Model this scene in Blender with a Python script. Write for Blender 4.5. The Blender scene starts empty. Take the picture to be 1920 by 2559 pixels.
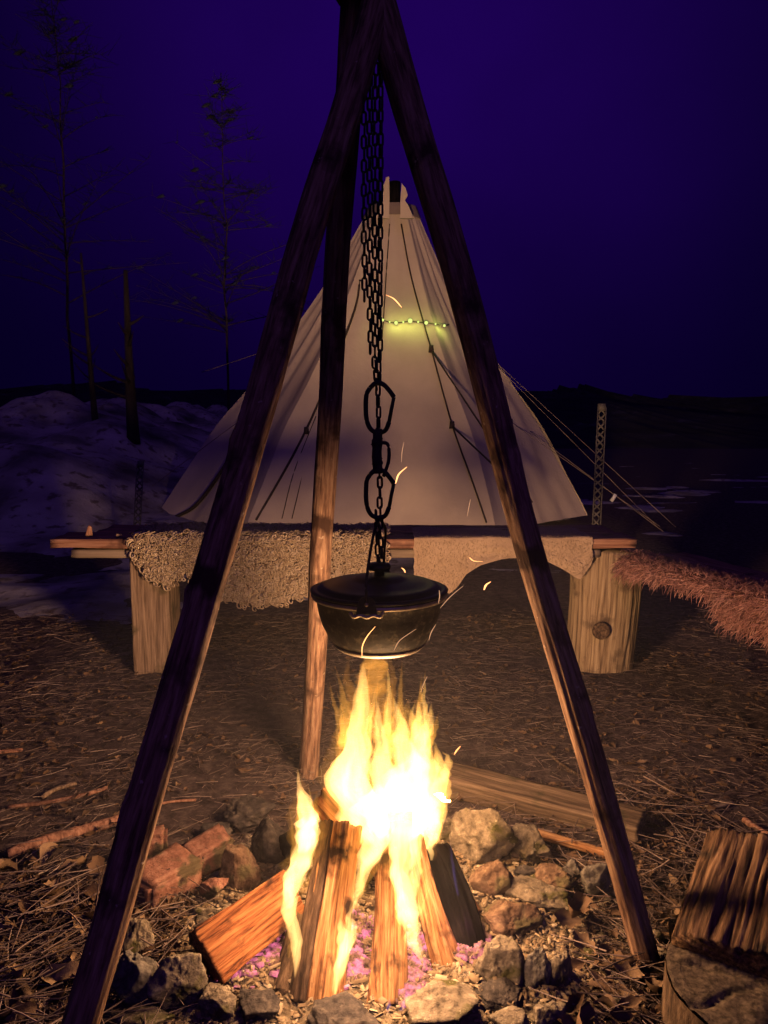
import bpy, bmesh, math, random
import numpy as np
from mathutils import Vector, Matrix, noise as mn

random.seed(7); np.random.seed(7)
sc = bpy.context.scene
col = sc.collection
R = math.radians

# ------------------------------------------------------------------ camera
CAM_H = 0.95; PITCH = R(6.8); F = 1922.0; CX, CY = 960.0, 1279.5
cam = bpy.data.cameras.new('camera'); cam_o = bpy.data.objects.new('camera', cam); col.objects.link(cam_o)
cam_o.location = (0, 0, CAM_H); cam_o.rotation_euler = (math.pi/2 - PITCH, 0, 0)
cam.sensor_fit = 'VERTICAL'; cam.sensor_height = 24.0; cam.lens = 24.0*F/2559.0
cam.clip_start = 0.02; cam.clip_end = 1500
sc.camera = cam_o

# ------------------------------------------------------------------ night sky
w = bpy.data.worlds.new('World'); sc.world = w; w.use_nodes = True
nt = w.node_tree; nt.nodes.clear()
wo = nt.nodes.new('ShaderNodeOutputWorld')
sky = nt.nodes.new('ShaderNodeTexSky'); sky.sky_type = 'NISHITA'; sky.sun_disc = False
sky.sun_elevation = R(-5.5); sky.sun_rotation = R(180)
b1 = nt.nodes.new('ShaderNodeBackground'); b1.inputs['Strength'].default_value = 0.004
b2 = nt.nodes.new('ShaderNodeBackground'); b2.inputs['Strength'].default_value = 1.0
wt = nt.nodes.new('ShaderNodeTexCoord'); wd_ = nt.nodes.new('ShaderNodeVectorMath'); wd_.operation = 'DOT_PRODUCT'
gd = Vector((.03, .90, .43)).normalized(); wd_.inputs[1].default_value = gd
wp = nt.nodes.new('ShaderNodeMath'); wp.operation = 'POWER'; wp.inputs[1].default_value = 15.0; wp.use_clamp = True
wm = nt.nodes.new('ShaderNodeMath'); wm.operation = 'MAXIMUM'; wm.inputs[1].default_value = 0.0
wn = nt.nodes.new('ShaderNodeTexNoise'); wn.inputs['Scale'].default_value = 2.2; wn.inputs['Detail'].default_value = 4
wx = nt.nodes.new('ShaderNodeMath'); wx.operation = 'MULTIPLY'
wa = nt.nodes.new('ShaderNodeMapRange'); wa.inputs['From Min'].default_value = .3; wa.inputs['From Max'].default_value = .7; wa.inputs['To Min'].default_value = .7; wa.inputs['To Max'].default_value = 1.25
mixw = nt.nodes.new('ShaderNodeMix'); mixw.data_type = 'RGBA'; mixw.inputs['A'].default_value = (.0012, .0002, .0105, 1); mixw.inputs['B'].default_value = (.0120, .0005, .086, 1)
nt.links.new(wt.outputs['Generated'], wd_.inputs[0]); nt.links.new(wd_.outputs['Value'], wm.inputs[0]); nt.links.new(wm.outputs[0], wp.inputs[0])
nt.links.new(wt.outputs['Generated'], wn.inputs['Vector']); nt.links.new(wn.outputs['Fac'], wa.inputs['Value'])
nt.links.new(wp.outputs[0], wx.inputs[0]); nt.links.new(wa.outputs[0], wx.inputs[1]); nt.links.new(wx.outputs[0], mixw.inputs['Factor'])
nt.links.new(mixw.outputs['Result'], b2.inputs['Color'])
ad = nt.nodes.new('ShaderNodeAddShader')
nt.links.new(sky.outputs[0], b1.inputs['Color']); nt.links.new(b1.outputs[0], ad.inputs[0]); nt.links.new(b2.outputs[0], ad.inputs[1])
nt.links.new(ad.outputs[0], wo.inputs['Surface'])

# soft indigo fill light, added behind the camera to lift the dark sides
indigo_fill = bpy.data.lights.new('indigo_fill', 'SUN'); indigo_fill.energy = 0.20; indigo_fill.angle = R(40); indigo_fill.color = (.34, .15, 1.0)
indigo_fill_o = bpy.data.objects.new('indigo_fill', indigo_fill); col.objects.link(indigo_fill_o); indigo_fill_o.rotation_euler = (R(52), 0, R(12))

# ------------------------------------------------------------------ exposure, render settings
sc.view_settings.view_transform = 'Standard'; sc.view_settings.look = 'None'
sc.view_settings.exposure = 0.0; sc.view_settings.gamma = 1.0; sc.view_settings.use_curve_mapping = False
cy = sc.cycles
cy.use_denoising = True
try: cy.denoiser = 'OPENIMAGEDENOISE'
except Exception: pass
cy.max_bounces = 6; cy.diffuse_bounces = 0; cy.glossy_bounces = 2; cy.transmission_bounces = 4
cy.volume_bounces = 0; cy.transparent_max_bounces = 32
cy.sample_clamp_indirect = 4.0; cy.sample_clamp_direct = 0.0
cy.caustics_reflective = False; cy.caustics_refractive = False

# fire light: (position, power, size); the lamps sit inside the flames and are built with the campfire
FIRE_WARM = (1.0, 0.56, 0.31)
FIRE_LAMPS = [((0.0, 1.50, 0.43), 6.2, 0.06, True), ((0.0, 1.49, 0.34), 5.6, 0.08, True), ((0.02, 1.48, 0.24), 5.0, 0.08, True), ((-0.155, 1.19, 0.20), 1.9, 0.03, False), ((-0.065, 1.10, 0.16), 1.5, 0.03, False), ((0.035, 1.11, 0.17), 1.5, 0.03, False), ((0.11, 1.25, 0.18), 1.9, 0.03, False)]

# ------------------------------------------------------------------ helpers
def ray(px, py):
    d = Vector(((px-CX)/F, 1.0, -(py-CY)/F))
    c, s = math.cos(-PITCH), math.sin(-PITCH)
    return Vector((d.x, d.y*c - d.z*s, d.y*s + d.z*c))
def P(px, py, Y):
    d = ray(px, py); t = Y/d.y
    return Vector((d.x*t, Y, CAM_H + d.z*t))
def G(px, py, z=0.0):
    d = ray(px, py); t = (z-CAM_H)/d.z
    return Vector((d.x*t, d.y*t, z))
def px_m(n, Y, z=0.3):
    return n/F*(Y*math.cos(PITCH) + (CAM_H-z)*math.sin(PITCH))

def tag(o, label=None, cat=None, group=None, kind=None):
    if label: o['label'] = label
    if cat: o['category'] = cat
    if group: o['group'] = group
    if kind: o['kind'] = kind
    return o
def empty(name, loc=(0,0,0)):
    o = bpy.data.objects.new(name, None); o.location = loc; col.objects.link(o); o.empty_display_size = 0.05
    return o
def build(name, verts, faces, material, parent=None, smooth=True, matrix=None, attr=None):
    me = bpy.data.meshes.new(name)
    me.from_pydata([tuple(v) for v in verts], [], [tuple(f) for f in faces]); me.update()
    if smooth: me.polygons.foreach_set('use_smooth', np.ones(len(me.polygons), bool))
    if attr is not None:
        a = me.attributes.new('tint', 'FLOAT', 'POINT'); a.data.foreach_set('value', np.asarray(attr, np.float32))
    if material: me.materials.append(material)
    return link(name, me, parent, matrix)
def build_np(name, V, Fc, material, parent=None, attr=None, smooth=False):
    """V (n,3), Fc (m,k) arrays, fast path."""
    me = bpy.data.meshes.new(name)
    n, (m, k) = len(V), Fc.shape
    me.vertices.add(n); me.vertices.foreach_set('co', V.astype(np.float32).ravel())
    me.loops.add(m*k); me.loops.foreach_set('vertex_index', Fc.astype(np.int32).ravel())
    me.polygons.add(m); me.polygons.foreach_set('loop_start', (np.arange(m)*k).astype(np.int32))
    if smooth: me.polygons.foreach_set('use_smooth', np.ones(m, bool))
    if attr is not None:
        a = me.attributes.new('tint', 'FLOAT', 'POINT'); a.data.foreach_set('value', np.asarray(attr, np.float32))
    me.update(calc_edges=True); me.validate()
    if material: me.materials.append(material)
    return link(name, me, parent)
def link(name, me, parent=None, matrix=None):
    o = bpy.data.objects.new(name, me); col.objects.link(o)
    if matrix is not None: o.matrix_world = matrix
    if parent is not None:
        o.parent = parent
        o.matrix_parent_inverse = Matrix.Translation(parent.location).inverted()
    return o
def frame(p0, p1, face=(0, -1, 0)):
    p0 = Vector(p0); z = (Vector(p1)-p0).normalized(); f = Vector(face)
    y = (f - z*f.dot(z)).normalized(); x = y.cross(z)
    m = Matrix((x, y, z)).transposed().to_4x4(); m.translation = p0
    return m
def nz(x, y, z=0.0): return mn.noise(Vector((x, y, z)))
def fbm(x, y, z=0.0, o=4):
    s, a, f = 0, 1, 1
    for _ in range(o): s += a*mn.noise(Vector((x*f, y*f, z*f))); a *= .5; f *= 2.03
    return s

# ------------------------------------------------------------------ materials
def mat(name, cols, scale=(1, 1, 1), ns=6.0, detail=8.0, rough=.85, bump=.4, bscale=None, bns=None, dist=.01,
        metal=0.0, attr=False, spots=None, spec=.25, emit=None, sub=0.0):
    m = bpy.data.materials.new(name); m.use_nodes = True
    t = m.node_tree; N, L = t.nodes, t.links
    bs = N['Principled BSDF']
    tc = N.new('ShaderNodeTexCoord'); mp = N.new('ShaderNodeMapping'); mp.inputs['Scale'].default_value = scale
    L.new(tc.outputs['Object'], mp.inputs['Vector'])
    no = N.new('ShaderNodeTexNoise'); no.inputs['Scale'].default_value = ns; no.inputs['Detail'].default_value = detail; no.inputs['Roughness'].default_value = .62
    L.new(mp.outputs[0], no.inputs['Vector'])
    rp = N.new('ShaderNodeValToRGB'); el = rp.color_ramp.elements
    while len(el) < len(cols): el.new(0.5)
    for e, (p, c) in zip(el, cols): e.position = p; e.color = (*c, 1)
    fac = no.outputs['Fac']
    if attr:
        at = N.new('ShaderNodeAttribute'); at.attribute_name = 'tint'
        mx = N.new('ShaderNodeMath'); mx.operation = 'MULTIPLY_ADD'; mx.inputs[1].default_value = .25
        L.new(no.outputs['Fac'], mx.inputs[0]); 
        m2 = N.new('ShaderNodeMath'); m2.operation = 'MULTIPLY_ADD'; m2.inputs[1].default_value = .8; m2.inputs[2].default_value = -.02
        L.new(at.outputs['Fac'], m2.inputs[0]); L.new(m2.outputs[0], mx.inputs[2]); fac = mx.outputs[0]
    L.new(fac, rp.inputs['Fac'])
    colout = rp.outputs['Color']
    if spots:                                        # (colour, scale, threshold, width): stains with a shape of their own
        for sc_, (c, s, th, wd) in enumerate(spots):
            n2 = N.new('ShaderNodeTexNoise'); n2.inputs['Scale'].default_value = s; n2.inputs['Detail'].default_value = 5
            L.new(mp.outputs[0] if len(spots) > 2 else tc.outputs['Object'], n2.inputs['Vector'])
            mr = N.new('ShaderNodeMapRange'); mr.inputs['From Min'].default_value = th; mr.inputs['From Max'].default_value = th+wd
            L.new(n2.outputs['Fac'], mr.inputs['Value'])
            mi = N.new('ShaderNodeMix'); mi.data_type = 'RGBA'; mi.inputs['B'].default_value = (*c, 1)
            L.new(mr.outputs[0], mi.inputs['Factor']); L.new(colout, mi.inputs['A']); colout = mi.outputs['Result']
    L.new(colout, bs.inputs['Base Color'])
    bs.inputs['Roughness'].default_value = rough; bs.inputs['Metallic'].default_value = metal
    bs.inputs['Specular IOR Level'].default_value = spec
    if sub: bs.inputs['Subsurface Weight'].default_value = sub
    if bump:
        mp2 = N.new('ShaderNodeMapping'); mp2.inputs['Scale'].default_value = bscale or scale
        L.new(tc.outputs['Object'], mp2.inputs['Vector'])
        nb = N.new('ShaderNodeTexNoise'); nb.inputs['Scale'].default_value = bns or ns*2; nb.inputs['Detail'].default_value = 9; nb.inputs['Roughness'].default_value = .7
        L.new(mp2.outputs[0], nb.inputs['Vector'])
        bp = N.new('ShaderNodeBump'); bp.inputs['Strength'].default_value = bump; bp.inputs['Distance'].default_value = dist
        L.new(nb.outputs['Fac'], bp.inputs['Height']); L.new(bp.outputs[0], bs.inputs['Normal'])
    return m
def emis(name, c, s):
    m = bpy.data.materials.new(name); m.use_nodes = True; N = m.node_tree.nodes; N.clear()
    o = N.new('ShaderNodeOutputMaterial'); e = N.new('ShaderNodeEmission'); e.inputs[0].default_value = (*c, 1); e.inputs[1].default_value = s
    m.node_tree.links.new(e.outputs[0], o.inputs['Surface']); return m
def flame_mat(name, c, s):
    m = bpy.data.materials.new(name); m.use_nodes = True; N = m.node_tree.nodes; N.clear()
    o = N.new('ShaderNodeOutputMaterial'); e = N.new('ShaderNodeEmission'); e.inputs[0].default_value = (*c, 1); e.inputs[1].default_value = s
    m.node_tree.links.new(e.outputs[0], o.inputs['Volume']); return m

M = {}
M['earth'] = mat('earth', [(.3, (.036, .025, .024)), (.5, (.098, .068, .062)), (.7, (.20, .145, .125))], ns=26, rough=.95, bump=1.0, bns=110, dist=.012)
M['straw'] = mat('straw', [(.0, (.055, .038, .034)), (.45, (.175, .122, .105)), (.8, (.44, .33, .255)), (1, (.70, .57, .43))], ns=30, attr=True, bump=0, rough=.7)
M['leaf'] = mat('leaf', [(.0, (.05, .03, .017)), (.5, (.17, .10, .055)), (1, (.40, .27, .15))], ns=60, attr=True, bump=.3, rough=.7)
M['pole'] = mat('pole_wood', [(.34, (.09, .045, .028)), (.46, (.26, .145, .09)), (.56, (.40, .245, .15)), (.68, (.54, .36, .23))], scale=(1, 1, .10), ns=120, bump=.9, bns=170, dist=.004, spots=[((.08, .042, .028), 11, .54, .1), ((.60, .46, .33), 60, .68, .04)])
M['timber'] = mat('timber', [(.34, (.10, .065, .04)), (.5, (.24, .165, .105)), (.66, (.38, .275, .18))], scale=(1, 1, .045), ns=120, bump=.8, bns=150, dist=.004, spots=[((.10, .08, .04), 10, .56, .1)])
M['beam'] = mat('old_beam', [(.34, (.055, .036, .022)), (.5, (.15, .10, .062)), (.66, (.27, .19, .12))], scale=(1, 1, .045), ns=120, bump=.9, bns=150, dist=.005, spots=[((.07, .06, .03), 12, .54, .1)])
M['stump'] = mat('stump_wood', [(.34, (.10, .065, .04)), (.46, (.30, .21, .12)), (.66, (.50, .38, .23))], scale=(1, 1, .035), ns=120, bump=.9, bns=150, dist=.004, spots=[((.12, .08, .05), 9, .58, .1)])
M['plank'] = mat('plank_wood', [(.34, (.13, .055, .034)), (.5, (.34, .17, .105)), (.68, (.5, .29, .19))], scale=(1, 1, .04), ns=120, bump=.7, bns=150, dist=.003, spots=[((.12, .06, .04), 8, .56, .1)])
M['greyplank'] = mat('grey_plank_wood', [(.3, (.14, .10, .07)), (.55, (.30, .23, .16)), (.75, (.42, .33, .24))], scale=(1, 1, .05), ns=38, bump=.5, bns=80, dist=.003)
M['firewood'] = mat('split_firewood', [(.36, (.12, .045, .018)), (.46, (.38, .17, .065)), (.56, (.52, .27, .11)), (.68, (.66, .40, .19))], scale=(1, 1, .075), ns=150, bump=1.0, bns=190, dist=.004, spots=[((.035, .018, .011), 15, .50, .09)])
M['redwood'] = mat('red_split_firewood', [(.37, (.10, .03, .011)), (.46, (.34, .115, .038)), (.56, (.48, .19, .065)), (.70, (.62, .30, .11))], scale=(1, 1, .07), ns=150, bump=1.0, bns=180, dist=.005, spots=[((.05, .02, .011), 16, .53, .1)])
M['bark'] = mat('bark', [(.34, (.03, .018, .011)), (.5, (.12, .075, .045)), (.68, (.26, .17, .10))], scale=(1, 1, .3), ns=90, bump=1.0, bns=90, dist=.008)
M['burntbark'] = mat('burnt_bark', [(.34, (.02, .012, .008)), (.5, (.085, .05, .03)), (.68, (.19, .12, .07))], scale=(1, 1, .2), ns=90, bump=1.0, bns=80, dist=.008)
M['char'] = mat('charred_wood', [(.35, (.004, .0035, .004)), (.6, (.012, .010, .011)), (.75, (.03, .025, .022))], scale=(1, 1, .2), ns=50, bump=1.0, bns=60, dist=.006, rough=.9, spec=.05)
M['endgrain'] = mat('end_grain', [(.36, (.07, .05, .032)), (.5, (.17, .125, .08)), (.66, (.28, .21, .135))], ns=90, bump=1.0, bns=190, dist=.004, spots=[((.06, .045, .03), 16, .54, .1)])
M['stone'] = mat('stone', [(.32, (.09, .07, .048)), (.46, (.25, .20, .135)), (.56, (.35, .28, .19)), (.70, (.52, .44, .32))], ns=46, bump=1.0, bns=120, dist=.008, spots=[((.12, .11, .035), 22, .55, .1), ((.52, .45, .3), 90, .64, .05)])
M['greystone'] = mat('grey_stone', [(.32, (.09, .078, .06)), (.5, (.24, .21, .165)), (.70, (.42, .37, .29))], ns=50, bump=1.0, bns=130, dist=.007, spots=[((.06, .045, .03), 26, .57, .1)])
M['rust'] = mat('rust_stone', [(.32, (.09, .048, .03)), (.5, (.25, .155, .095)), (.70, (.44, .30, .19))], ns=44, bump=1.0, bns=120, dist=.008, spots=[((.2, .165, .08), 22, .52, .1)])
M['brick'] = mat('brick_clay', [(.32, (.18, .075, .05)), (.5, (.36, .17, .115)), (.70, (.50, .29, .20))], ns=50, bump=.9, bns=140, dist=.006, spots=[((.13, .10, .055), 16, .52, .08), ((.06, .035, .03), 60, .64, .05)])
M['darkstone'] = mat('dark_stone', [(.32, (.03, .025, .024)), (.5, (.085, .07, .06)), (.70, (.19, .155, .12))], ns=48, bump=1.0, bns=120, dist=.007)  # darker stone tone, shared by several stones of the ring
M['ash'] = mat('ash', [(.3, (.12, .085, .05)), (.5, (.30, .23, .14)), (.7, (.48, .40, .28))], ns=34, bump=1.0, bns=80, dist=.008)
M['flake'] = mat('ash_flake', [(.0, (.10, .065, .04)), (.5, (.32, .23, .13)), (1, (.6, .5, .34))], ns=40, attr=True, bump=0, rough=.9)
M['canvas'] = mat('canvas', [(.3, (.50, .42, .325)), (.7, (.60, .51, .40))], ns=2.5, bump=.25, bns=7, dist=.03, rough=.9, spots=[((.42, .34, .29), 1.3, .56, .2)])
M['canvasdark'] = mat('smoke_stained_canvas', [(.3, (.20, .155, .13)), (.7, (.30, .24, .2))], ns=4, bump=.2, bns=9, dist=.02)
M['cord'] = mat('cord', [(.3, (.03, .022, .02)), (.7, (.07, .05, .045))], ns=60, bump=.3)
M['rope'] = mat('pale_rope', [(.3, (.18, .14, .11)), (.7, (.32, .26, .2))], ns=60, bump=.3)
M['iron'] = mat('black_iron', [(.35, (.018, .016, .016)), (.6, (.035, .03, .03)), (.8, (.06, .052, .05))], ns=30, bump=.4, bns=90, dist=.002, rough=.55, metal=.5, spec=.4)
M['lid'] = mat('lid_enamel', [(.35, (.010, .009, .010)), (.7, (.022, .02, .02))], ns=20, bump=.15, bns=80, dist=.001, rough=.4, metal=.2, spec=.4)
M['soot'] = mat('sooty_pot', [(.38, (.008, .007, .008)), (.54, (.02, .017, .017)), (.66, (.10, .085, .062))], ns=60, bump=.6, bns=120, dist=.002, rough=.6, metal=.3, spec=.4)
M['alu'] = mat('worn_aluminium', [(.35, (.25, .21, .16)), (.7, (.5, .43, .33))], ns=40, bump=.2, rough=.45, metal=.7)
M['steel'] = mat('galvanised_steel', [(.35, (.08, .075, .07)), (.7, (.17, .16, .15))], ns=40, bump=.2, rough=.7, metal=.2)
M['snow'] = mat('snow', [(.3, (.34, .31, .30)), (.7, (.56, .53, .51))], ns=3, bump=.6, bns=9, dist=.05, rough=.8, spots=[((.06, .046, .042), 1.6, .44, .28), ((.16, .13, .11), 9, .55, .1)])
M['dimsnow'] = mat('night_dim_snow', [(.3, (.018, .024, .05)), (.7, (.04, .05, .09))], ns=8, bump=.4, rough=.8)  # night dimness and its blue cast are put into this snow colour
M['hill'] = mat('dark_wood', [(.35, (.008, .009, .012)), (.6, (.03, .028, .034)), (.75, (.10, .10, .12))], ns=.35, bump=.5, bns=2, dist=.3, rough=.95)
M['cleansnow'] = mat('clean_snow', [(.3, (.6, .6, .6)), (.7, (.78, .78, .78))], ns=6, bump=.4, bns=20, dist=.03, rough=.7)
M['needles'] = mat('needles', [(.0, (.005, .006, .006)), (1, (.012, .014, .014))], ns=8, attr=True, bump=0, rough=.7)
M['treebark'] = mat('tree_bark', [(.3, (.016, .012, .011)), (.7, (.05, .038, .032))], scale=(1, 1, .2), ns=18, bump=.9, bns=40, dist=.02)
M['wool'] = mat('cream_wool', [(.0, (.30, .20, .11)), (.5, (.66, .50, .32)), (1, (.84, .70, .50))], ns=40, attr=True, bump=0, rough=.9)
M['woolbase'] = mat('wool_base', [(.3, (.10, .06, .03)), (.7, (.24, .16, .09))], ns=60, bump=1, bns=70, dist=.01)
M['pelt'] = mat('pelt_hair', [(.0, (.38, .26, .16)), (.5, (.54, .39, .25)), (1, (.66, .50, .34))], ns=10, attr=True, bump=0, rough=.9)
M['peltbase'] = mat('pelt_base', [(.3, (.44, .31, .195)), (.7, (.60, .44, .29))], ns=9, bump=.8, bns=120, dist=.003)
M['brownfur'] = mat('brown_fur', [(.0, (.16, .07, .058)), (.5, (.56, .26, .22)), (1, (.84, .52, .44))], ns=25, attr=True, bump=0, rough=.7)
M['brownbase'] = mat('brown_fur_base', [(.3, (.09, .04, .028)), (.7, (.24, .11, .08))], ns=30, bump=1, bns=60, dist=.01)
M['flame_hot'] = flame_mat('flame_hot', (1.0, .52, .145), 72)
M['flame_core'] = flame_mat('flame_core', (1.0, .54, .17), 125)
M['flame_glow'] = flame_mat('flame_glow', (1.0, .40, .06), 5.5)
M['flame'] = flame_mat('flame', (1.0, .49, .11), 75)
M['flame_thin'] = flame_mat('flame_thin', (1.0, .42, .055), 36)
M['flame_wisp'] = flame_mat('flame_wisp', (1.0, .38, .05), 20)
M['flame_blue'] = flame_mat('flame_blue', (.25, .22, 1.0), 26)
M['spark'] = emis('spark', (1.0, .42, .14), 3.2)
M['spark_dim'] = emis('spark_dim', (1.0, .50, .26), .8)
M['bulb'] = emis('bulb', (.85, 1.0, .25), 1.1)

# ember material: pink-magenta glow in the cracks of the coal bed
def ember_mat():
    m = mat('ember', [(.3, (.10, .05, .045)), (.6, (.26, .17, .13))], ns=40, bump=.8, bns=80, dist=.006)
    N, L = m.node_tree.nodes, m.node_tree.links; bs = N['Principled BSDF']
    tc = N.new('ShaderNodeTexCoord'); n = N.new('ShaderNodeTexNoise'); n.inputs['Scale'].default_value = 46; n.inputs['Detail'].default_value = 4
    L.new(tc.outputs['Object'], n.inputs['Vector'])
    mr = N.new('ShaderNodeMapRange'); mr.inputs['From Min'].default_value = .44; mr.inputs['From Max'].default_value = .68
    mr.inputs['To Max'].default_value = 1.25
    L.new(n.outputs['Fac'], mr.inputs['Value']); L.new(mr.outputs[0], bs.inputs['Emission Strength'])
    bs.inputs['Emission Color'].default_value = (1.0, .19, .38, 1)
    return m
M['ember'] = ember_mat()

# ------------------------------------------------------------------ ground
FC = Vector((0.02, 1.40, 0))                              # centre of the fire pit
def gh(x, y):
    h = .012*fbm(x*3.1, y*3.1, .3, 3) + .008*nz(x*11, y*11, 2)
    d = math.hypot(x-FC.x, (y-FC.y))
    if d < .6: h += -.012*(1-d/.6)
    return h
def axis(lo, hi, a, b, step, grow=1.18):
    c = list(np.arange(a, b, step)); s = step
    while c[-1] < hi: s *= grow; c.append(c[-1]+s)
    s = step
    while c[0] > lo: s *= grow; c.insert(0, c[0]-s)
    return np.array(c)
xs = axis(-400, 400, -1.7, 1.7, .022); ys = axis(-60, 700, .75, 3.6, .022)
nx, ny = len(xs), len(ys)
V = np.zeros((nx*ny, 3))
for j, y in enumerate(ys):
    for i, x in enumerate(xs):
        V[j*nx+i] = (x, y, min(gh(x, y), 14))
I = np.arange((nx-1)*(ny-1)); a0 = (I//(nx-1))*nx + I % (nx-1)
ground = build_np('ground', V, np.stack([a0, a0+1, a0+nx+1, a0+nx], 1), M['earth'], smooth=True)
tag(ground, 'dark trampled forest soil around the fire', kind='structure')

# snow lying behind the bench in patches, rising to a bank on the left
def snow_h(x, y):
    h = .055*fbm(x*.9+4, y*1.5+1, 5, 4) - .018 + .010*min(y-3.4, 5)
    if y < 3.9: h -= .07*(3.9-y)
    h -= .045*min(1, max(0, (x-.4)/1.6)) + (.03*min(1, (y-9)/6) if y > 9 and x > -1 else 0)
    b = 1.12*math.exp(-((x+4.3)/2.6)**2)*(1/(1+math.exp(-(y-8.3)*2.2)))
    b += .6*math.exp(-((x+3.4)/1.0)**2)*math.exp(-((y-7.3)/.9)**2)
    b *= 1+.25*fbm(x*.8, y*.8, 9, 3)
    return min(max(gh(x, y)-.06, h), 14.3) + b + (.03*fbm(x*2.5, y*2.5, 1, 3) if b > .05 else 0)
sx = axis(-400, 400, -9, 9, .1); sy = axis(3.0, 690, 3.0, 16, .08)
V = np.array([(x, y, snow_h(x, y)) for y in sy for x in sx]); n_ = len(sx)
I = np.arange((n_-1)*(len(sy)-1)); a0 = (I//(n_-1))*n_ + I % (n_-1)
snow = build_np('snow_bank', V, np.stack([a0, a0+1, a0+n_+1, a0+n_], 1), M['snow'], smooth=True)
tag(snow, 'old patchy snow lying behind the bench and heaped behind the tent', kind='structure')

# dark wooded rise behind everything
hx = np.linspace(-140, 140, 900); HV, HF = [], []
for k, yy in enumerate((26, 40, 60, 85)):
    for x in hx:
        top = (0, .9, 2.2, 3.6)[k] + (0, .7, 1.6, 2.4)[k]*max(-.7, fbm(x*.06, k*3.1, 2, 3)) + (.0, .35, .8, 1.1)[k]*abs(nz(x*.9, k*7, 1)) + (0, .2, .5, .8)[k]*nz(x*2.7, k, 4)
        HV.append((x, yy+.8*nz(x*.4, k), max(-.2, top)))
n_ = len(hx)
for k in range(3):
    for i in range(n_-1): a = k*n_+i; HF.append((a, a+1, a+n_+1, a+n_))
hl = build_np('hills', np.array(HV), np.array(HF), M['hill'], smooth=True); tag(hl, 'dark wooded rise behind the camp', kind='structure')

# ------------------------------------------------------------------ litter: straw, needles, leaves (uncountable)
def straws(name, n, region, lmin, lmax, r, dirfn, zoff, material, curve=.25, lift=.02):
    Vs, Fs, T = [], [], []
    seg = 3
    cnt = 0
    tri = [(math.cos(a), math.sin(a)) for a in (0, 2.094, 4.189)]
    while cnt < n:
        p = region()
        if p is None: continue
        x, y = p
        a = dirfn(x, y); L_ = random.uniform(lmin, lmax)*(1 if random.random() < .9 else 1.8); k = random.gauss(0, curve)/L_*.5
        z0 = gh(x, y)+zoff+random.random()**2*lift; sl = random.gauss(0, .10)
        rr = r*random.uniform(.6, 1.3); t_ = min(1, max(0, random.gauss(.42, .23)))
        b = len(Vs); cx, cy_, cz = x, y, z0; ang = a
        for s in range(seg+1):
            tp = rr*(1-.55*s/seg)
            sa, ca = math.sin(ang), math.cos(ang)
            for (u, v) in tri:
                Vs.append((cx - sa*u*tp, cy_ + ca*u*tp, cz + v*tp)); T.append(t_)
            cx += ca*L_/seg; cy_ += sa*L_/seg; cz += sl*L_/seg; ang += k*L_/seg*2
            cz = max(cz, gh(cx, cy_)+.001)
        for s in range(seg):
            for q in range(3):
                i0 = b+s*3+q; i1 = b+s*3+(q+1) % 3
                Fs.append((i0, i1, i1+3, i0+3))
        cnt += 1
    return build_np(name, np.array(Vs), np.array(Fs), material, attr=T)
def pit(x, y): return math.hypot((x+.0), (y-1.38)*1.05)
def reg_main():
    y = .95 + 2.75*random.random()**1.25; x = random.uniform(-.56, .56)*(y+.25)
    if random.random() > .75+1.1*nz(x*3.2, y*3.2, 6): return None
    if pit(x, y) < .40: return None
    return x, y
def swirl(x, y): return random.gauss(.25 + 1.2*nz(x*2.2, y*2.2, 8), .8) + (math.pi if random.random() < .5 else 0)
tag(straws('pale_straw', 1500, reg_main, .03, .11, .0012, lambda x, y: random.gauss(.2 + .7*nz(x*2, y*2, 8), .45) + (math.pi if random.random() < .5 else 0), .006, M['straw'], lift=.03), 'long pale straw stalks lying loosely on the ground', kind='stuff')
tag(straws('straw', 8000, reg_main, .02, .06, .0009, swirl, .001, M['straw']), 'thin dry straw and needles strewn over the ground', kind='stuff')
tag(straws('pine_needles', 14000, reg_main, .008, .028, .0009, lambda x, y: random.random()*6.28, .001, M['straw']), 'short fallen needles and bark crumbs on the ground', kind='stuff')
def reg_coarse():
    if random.random() < .5: x, y = random.uniform(-.75, -.36), random.uniform(.95, 1.5)
    else: x, y = random.uniform(.33, .8), random.uniform(.95, 1.9)
    if pit(x, y) < .38: return None
    return x, y
tag(straws('coarse_straw', 1300, reg_coarse, .04, .13, .0017, lambda x, y: random.gauss(.5 if x < 0 else -.5, .8)+random.choice((0, math.pi)), .004, M['straw'], lift=.04), 'coarse dry stalks and twigs lying thick at both sides of the fire', kind='stuff')

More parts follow.
